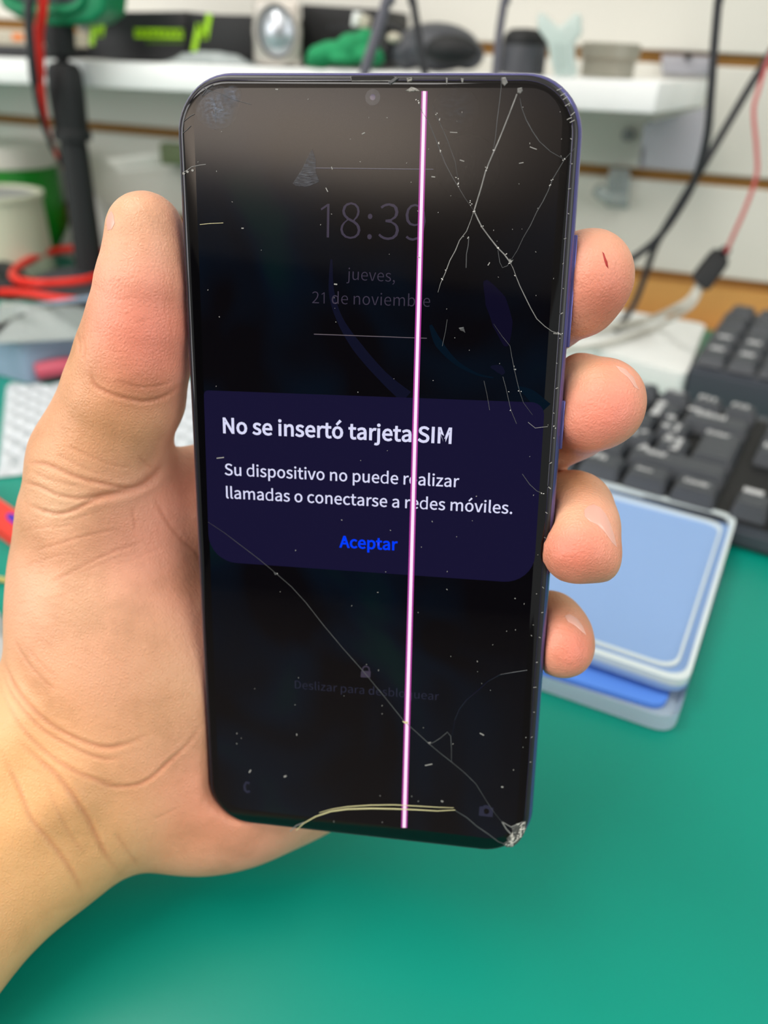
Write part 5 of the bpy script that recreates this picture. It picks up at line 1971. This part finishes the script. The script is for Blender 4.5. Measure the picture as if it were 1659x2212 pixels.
# skin folds: (points as seen, depth mm, half-width mm)
UV = np.stack([829.5 + FPX * co[:, 0] / -co[:, 2], 1106 - FPX * co[:, 1] / -co[:, 2]], 1)
facing = np.clip((no * -co).sum(1) / np.linalg.norm(co, axis=1), 0, 1)
FOLDS = [
    ([(180, 1078), (232, 1070), (290, 1056), (332, 1030), (350, 1002)], .9, 1.1),
    ([(300, 985), (312, 1000), (330, 1012)], .25, .5),
    ([(20, 1230), (60, 1222), (110, 1204), (150, 1196)], .15, .35),
    ([(40, 1150), (84, 1140), (126, 1138), (170, 1130)], .18, .35),
    ([(120, 1130), (170, 1118), (220, 1104)], .18, .35),
    ([(150, 1245), (200, 1226), (250, 1206), (300, 1196)], .15, .35),
    ([(90, 1300), (140, 1284), (190, 1262)], .12, .35),
    ([(30, 1380), (52, 1420), (84, 1460), (124, 1496)], .25, .45),
    ([(60, 1400), (90, 1436), (130, 1470)], .15, .4),
    ([(140, 960), (190, 984), (240, 1004), (286, 1012)], .15, .4),
    ([(120, 980), (170, 1006), (220, 1026)], .18, .4),
    ([(164, 716), (172, 740), (170, 768)], .3, .4),
    ([(176, 720), (182, 752), (178, 780)], .25, .4),
    ([(196, 610), (216, 626), (236, 634)], .12, .35),
    ([(20, 1660), (50, 1720), (74, 1780)], .2, .5),
    ([(130, 1640), (190, 1676), (250, 1690)], .25, .4),
    ([(196, 800), (204, 832), (236, 850), (278, 862), (316, 867), (357, 856), (396, 826)], .55, .55),
    ([(250, 822), (300, 836), (340, 834), (376, 822)], .25, .4),
    ([(232, 606), (262, 606), (292, 602)], .12, .3),
    ([(236, 644), (270, 646), (300, 642)], .12, .3),
    ([(268, 700), (310, 694), (346, 684)], .12, .3),
    ([(60, 1000), (101, 1004), (169, 1032), (246, 1050), (296, 1056), (336, 1040)], .5, .6),
    ([(48, 1040), (86, 1052), (123, 1069), (172, 1077), (222, 1074)], .45, .55),
    ([(60, 1090), (95, 1104), (128, 1110), (160, 1102), (186, 1089), (216, 1077), (260, 1066)], .55, .6),
    ([(70, 1020), (120, 1040), (176, 1052)], .25, .4),
    ([(70, 1190), (110, 1180), (154, 1166), (205, 1153), (261, 1143)], .22, .4),
    ([(108, 1260), (150, 1238), (200, 1212), (255, 1188), (308, 1173)], .3, .4),
    ([(286, 1096), (288, 1116), (295, 1146)], .25, .4),
    ([(334, 1078), (350, 1106), (370, 1140), (396, 1170), (424, 1196), (440, 1230)], .4, .5),
    ([(230, 1218), (280, 1212), (330, 1190), (352, 1184)], .15, .4),
    ([(8, 1425), (18, 1455), (31, 1483), (52, 1512), (77, 1538), (110, 1566), (148, 1588), (190, 1606), (231, 1615), (272, 1608), (316, 1590)], .6, .7),
    ([(6, 1455), (24, 1498), (56, 1540), (94, 1578), (140, 1606), (186, 1628), (226, 1640), (262, 1638)], .45, .6),
    ([(2, 1490), (26, 1540), (62, 1590), (110, 1634), (160, 1666), (204, 1684), (236, 1697), (270, 1699), (304, 1693), (334, 1674), (360, 1650), (405, 1608), (440, 1560)], .5, .6),
    ([(40, 1600), (84, 1642), (120, 1672), (148, 1706), (170, 1738), (190, 1770), (210, 1812), (230, 1850), (260, 1888)], .7, .8),
    ([(0, 1622), (34, 1686), (63, 1760), (84, 1790), (104, 1812), (140, 1860), (164, 1900), (176, 1930)], .4, .8),
    ([(100, 1690), (120, 1740), (150, 1800), (186, 1850)], .2, .6),
    ([(250, 1800), (270, 1830), (300, 1874)], .25, .7),
    ([(330, 1770), (356, 1760), (386, 1744)], .15, .5),
]
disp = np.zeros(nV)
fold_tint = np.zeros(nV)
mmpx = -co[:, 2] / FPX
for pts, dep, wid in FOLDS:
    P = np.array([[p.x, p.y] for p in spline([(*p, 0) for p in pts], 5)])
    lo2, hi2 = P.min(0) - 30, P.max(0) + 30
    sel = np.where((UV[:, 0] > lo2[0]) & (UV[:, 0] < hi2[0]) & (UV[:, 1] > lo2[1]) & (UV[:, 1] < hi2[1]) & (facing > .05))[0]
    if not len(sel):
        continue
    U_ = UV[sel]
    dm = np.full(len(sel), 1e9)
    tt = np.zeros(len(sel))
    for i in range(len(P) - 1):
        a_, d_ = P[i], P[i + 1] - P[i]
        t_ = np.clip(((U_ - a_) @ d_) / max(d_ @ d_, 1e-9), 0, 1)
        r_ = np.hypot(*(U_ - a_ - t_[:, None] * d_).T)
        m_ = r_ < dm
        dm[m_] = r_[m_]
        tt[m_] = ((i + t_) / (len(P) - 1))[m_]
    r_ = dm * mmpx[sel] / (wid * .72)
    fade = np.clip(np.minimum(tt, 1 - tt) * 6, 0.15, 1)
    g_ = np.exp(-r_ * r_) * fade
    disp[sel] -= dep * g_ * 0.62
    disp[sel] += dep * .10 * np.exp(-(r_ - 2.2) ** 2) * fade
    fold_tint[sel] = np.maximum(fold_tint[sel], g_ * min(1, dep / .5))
co = co + no * disp[:, None]
# skin colour by region: redder finger ends and palm, yellower wrist
base = np.array(srgb(224, 169, 139))
red = np.array(srgb(230, 140, 120))
yel = np.array(srgb(228, 180, 122))
pale = np.array(srgb(240, 206, 168))
tan = np.array(srgb(212, 162, 116))
colr = np.repeat(base[None], nV, 0)


def tint(col, u, v, d, r, amt):
    global colr
    w_ = amt * np.exp(-((co - cpt(u, v, d)) ** 2).sum(1) / (r * r))
    colr = colr * (1 - w_[:, None]) + np.array(col)[None] * w_[:, None]


for a in ((1330, 660, 152, 8, .85), (1262, 620, 150, 9, .45), (1320, 890, 154, 9, .9), (1270, 930, 156, 8, .5), (1236, 1190, 157, 8.5, .95), (1290, 1230, 162, 6, .5), (1236, 1400, 169, 7, .9), (1260, 1440, 172, 5, .5),
          (330, 640, 154, 8, .45), (326, 770, 158, 10, .85), (360, 700, 160, 8, .5), (300, 820, 160, 8, .6), (250, 700, 158, 8, .4), (380, 1060, 186, 8, .5), (280, 1130, 180, 11, .35), (430, 1720, 190, 14, .55), (330, 1800, 192, 13, .45), (540, 1810, 200, 10, .5), (360, 1250, 178, 13, .25)):
    tint(red, *a)
for a in ((-20, 1700, 178, 22, .8), (60, 1900, 186, 24, .8), (-120, 1900, 182, 40, .9), (180, 1800, 186, 14, .5)):
    tint(yel, *a)
for a in ((180, 900, 162, 12, .6), (110, 1000, 170, 12, .6), (300, 930, 164, 9, .45), (60, 1150, 176, 10, .4), (330, 1380, 176, 9, .35), (380, 1500, 180, 10, .4), (160, 760, 164, 7, .5), (330, 1560, 182, 9, .3), (1236, 1060, 172, 7, .7), (1220, 1310, 182, 6, .7)):
    tint(tan, *a)
for a in ((130, 1085, 172, 7, .5), (1225, 775, 158, 6, .7), (1206, 1090, 160, 5, .6), (160, 1300, 172, 10, .3), (256, 470, 156, 6, .4)):
    tint(pale, *a)
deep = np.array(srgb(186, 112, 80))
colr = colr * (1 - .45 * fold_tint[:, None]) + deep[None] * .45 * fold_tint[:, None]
cw = np.array(CAMM)
world = (co * 0.001) @ cw[:3, :3].T + cw[:3, 3]
root = cw[:3, 3] + (cpt(-60, 1800, 195) * .001) @ cw[:3, :3].T
me2.vertices.foreach_set('co', (world - root).astype(np.float32).ravel())
at_ = me2.color_attributes.new('skin_tone', 'FLOAT_COLOR', 'POINT')
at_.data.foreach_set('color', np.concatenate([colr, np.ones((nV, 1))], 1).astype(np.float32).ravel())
me2.update()

sk = bpy.data.materials.new('skin')
sk.use_nodes = True
nt = sk.node_tree
b = nt.nodes['Principled BSDF']
b.inputs['Roughness'].default_value = 0.42
b.inputs['Specular IOR Level'].default_value = 0.42
b.inputs['Subsurface Weight'].default_value = 0.22
b.inputs['Subsurface Radius'].default_value = (0.0024, 0.0009, 0.0005)
b.inputs['Subsurface Scale'].default_value = 1.0
ca = nt.nodes.new('ShaderNodeVertexColor')
ca.layer_name = 'skin_tone'
tc = nt.nodes.new('ShaderNodeTexCoord')
def noise(scale, detail=3, dist=0.0, vec=None):
    n = nt.nodes.new('ShaderNodeTexNoise')
    n.inputs['Scale'].default_value = scale
    n.inputs['Detail'].default_value = detail
    n.inputs['Distortion'].default_value = dist
    nt.links.new(vec or tc.outputs['Object'], n.inputs['Vector'])
    return n
nm = noise(75, 5)
rmp = nt.nodes.new('ShaderNodeValToRGB')
er = rmp.color_ramp.elements
er[0].position, er[0].color = 0.34, (0.86, 0.80, 0.74, 1)
er[1].position, er[1].color = 0.66, (1.06, 1.03, 1.03, 1)
em = rmp.color_ramp.elements.new(0.5)
em.color = (1.02, 0.95, 0.92, 1)
nt.links.new(nm.outputs['Fac'], rmp.inputs[0])
vm = nt.nodes.new('ShaderNodeVectorMath')
vm.operation = 'MULTIPLY'
nt.links.new(ca.outputs['Color'], vm.inputs[0])
nt.links.new(rmp.outputs['Color'], vm.inputs[1])
nt.links.new(vm.outputs[0], b.inputs['Base Color'])
# fine skin relief: cells, stretched lines
vo = nt.nodes.new('ShaderNodeTexVoronoi')
vo.feature = 'DISTANCE_TO_EDGE'
vo.inputs['Scale'].default_value = 1250
nt.links.new(tc.outputs['Object'], vo.inputs['Vector'])
mp = nt.nodes.new('ShaderNodeMapping')
mp.inputs['Rotation'].default_value = (0.5, 0.3, 0.6)
mp.inputs['Scale'].default_value = (1.0, 4.5, 1.6)
nt.links.new(tc.outputs['Object'], mp.inputs[0])
ln = noise(260, 5, 0.8, mp.outputs[0])
ad = nt.nodes.new('ShaderNodeMath')
ad.operation = 'MULTIPLY_ADD'
nt.links.new(ln.outputs['Fac'], ad.inputs[0])
ad.inputs[1].default_value = 1.3
nt.links.new(vo.outputs['Distance'], ad.inputs[2])
bp = nt.nodes.new('ShaderNodeBump')
bp.inputs['Strength'].default_value = 0.34
bp.inputs['Distance'].default_value = 0.00045
nt.links.new(ad.outputs[0], bp.inputs['Height'])
nt.links.new(bp.outputs['Normal'], b.inputs['Normal'])
M['skin'] = sk
me2.materials.clear()
HAND = bpy.data.objects.new('hand', me2)
COL.objects.link(HAND)
me2.materials.append(sk)
for p in me2.polygons:
    p.use_smooth = True
HAND.location = root
tag(HAND, 'bare left hand and forearm gripping the cracked phone, thumb along its left edge', 'hand')

# fingernails, set into the ends of the fingers
from mathutils.bvhtree import BVHTree
M['nail'] = mat('fingernail', srgb(226, 172, 156), 0.22, sss=0.1, noise=0.03)
M['cutm'] = mat('dried_cut', srgb(168, 44, 40), 0.5, noise=0.3, nscale=2000)
_dg = bpy.context.evaluated_depsgraph_get()
_bv = BVHTree.FromPolygons([tuple(v) for v in world], [tuple(p.vertices) for p in me2.polygons])
CP = Vector((0, 0, CAMZ))


def on_skin(u, v, lift):
    """point on the hand's surface seen at (u,v), lifted by lift mm; beside the outline the nearest skin"""
    d = raydir(u, v)
    h = _bv.ray_cast(CP, d.normalized(), 0.4)
    if h[0] is None:
        h = _bv.find_nearest(CP + d * 0.165)
    return h[0] + h[1] * lift * .001


def plate(name, pts, lift, m, rings=4):
    c = (sum(p[0] for p in pts) / len(pts), sum(p[1] for p in pts) / len(pts))
    bm = BM()
    R_ = [[bm.verts.new(on_skin(u, v, -.25)) for u, v in pts]]
    for k in range(rings):
        f = 1 - k / rings
        R_.append([bm.verts.new(on_skin(c[0] + (u - c[0]) * f, c[1] + (v - c[1]) * f, lift * (1 - .55 * f * f))) for u, v in pts])
    cv = bm.verts.new(on_skin(*c, lift))
    n = len(pts)
    for A, B in zip(R_[:-1], R_[1:]):
        for i in range(n):
            bm.faces.new((A[i], A[(i + 1) % n], B[(i + 1) % n], B[i]))
    for i in range(n):
        bm.faces.new((R_[-1][i], R_[-1][(i + 1) % n], cv))
    return bm_obj(name, bm, m, HAND, angle=80)


plate('fingernail', [(1262, 1102), (1270, 1094), (1282, 1090), (1296, 1096), (1309, 1112), (1318, 1132), (1326, 1156), (1332, 1182), (1322, 1172), (1306, 1150), (1290, 1134), (1274, 1126), (1263, 1116)], .16, 'nail')
plate('fingernail', [(1220, 1330), (1230, 1327), (1246, 1336), (1258, 1352), (1266, 1372), (1256, 1364), (1240, 1350), (1226, 1342)], .14, 'nail')
plate('fingernail', [(1330, 790), (1350, 797), (1368, 815), (1380, 842), (1370, 836), (1356, 816), (1340, 802)], .14, 'nail')
plate('fingernail', [(241, 456), (246, 466), (248, 482), (242, 495), (233, 498), (230, 480), (233, 466)], .14, 'nail')
o = plate('cut_mark', [(1301, 544), (1305, 548), (1308, 557), (1312, 566), (1314, 580), (1309, 574), (1305, 562), (1303, 553)], .12, 'cutm', rings=2)
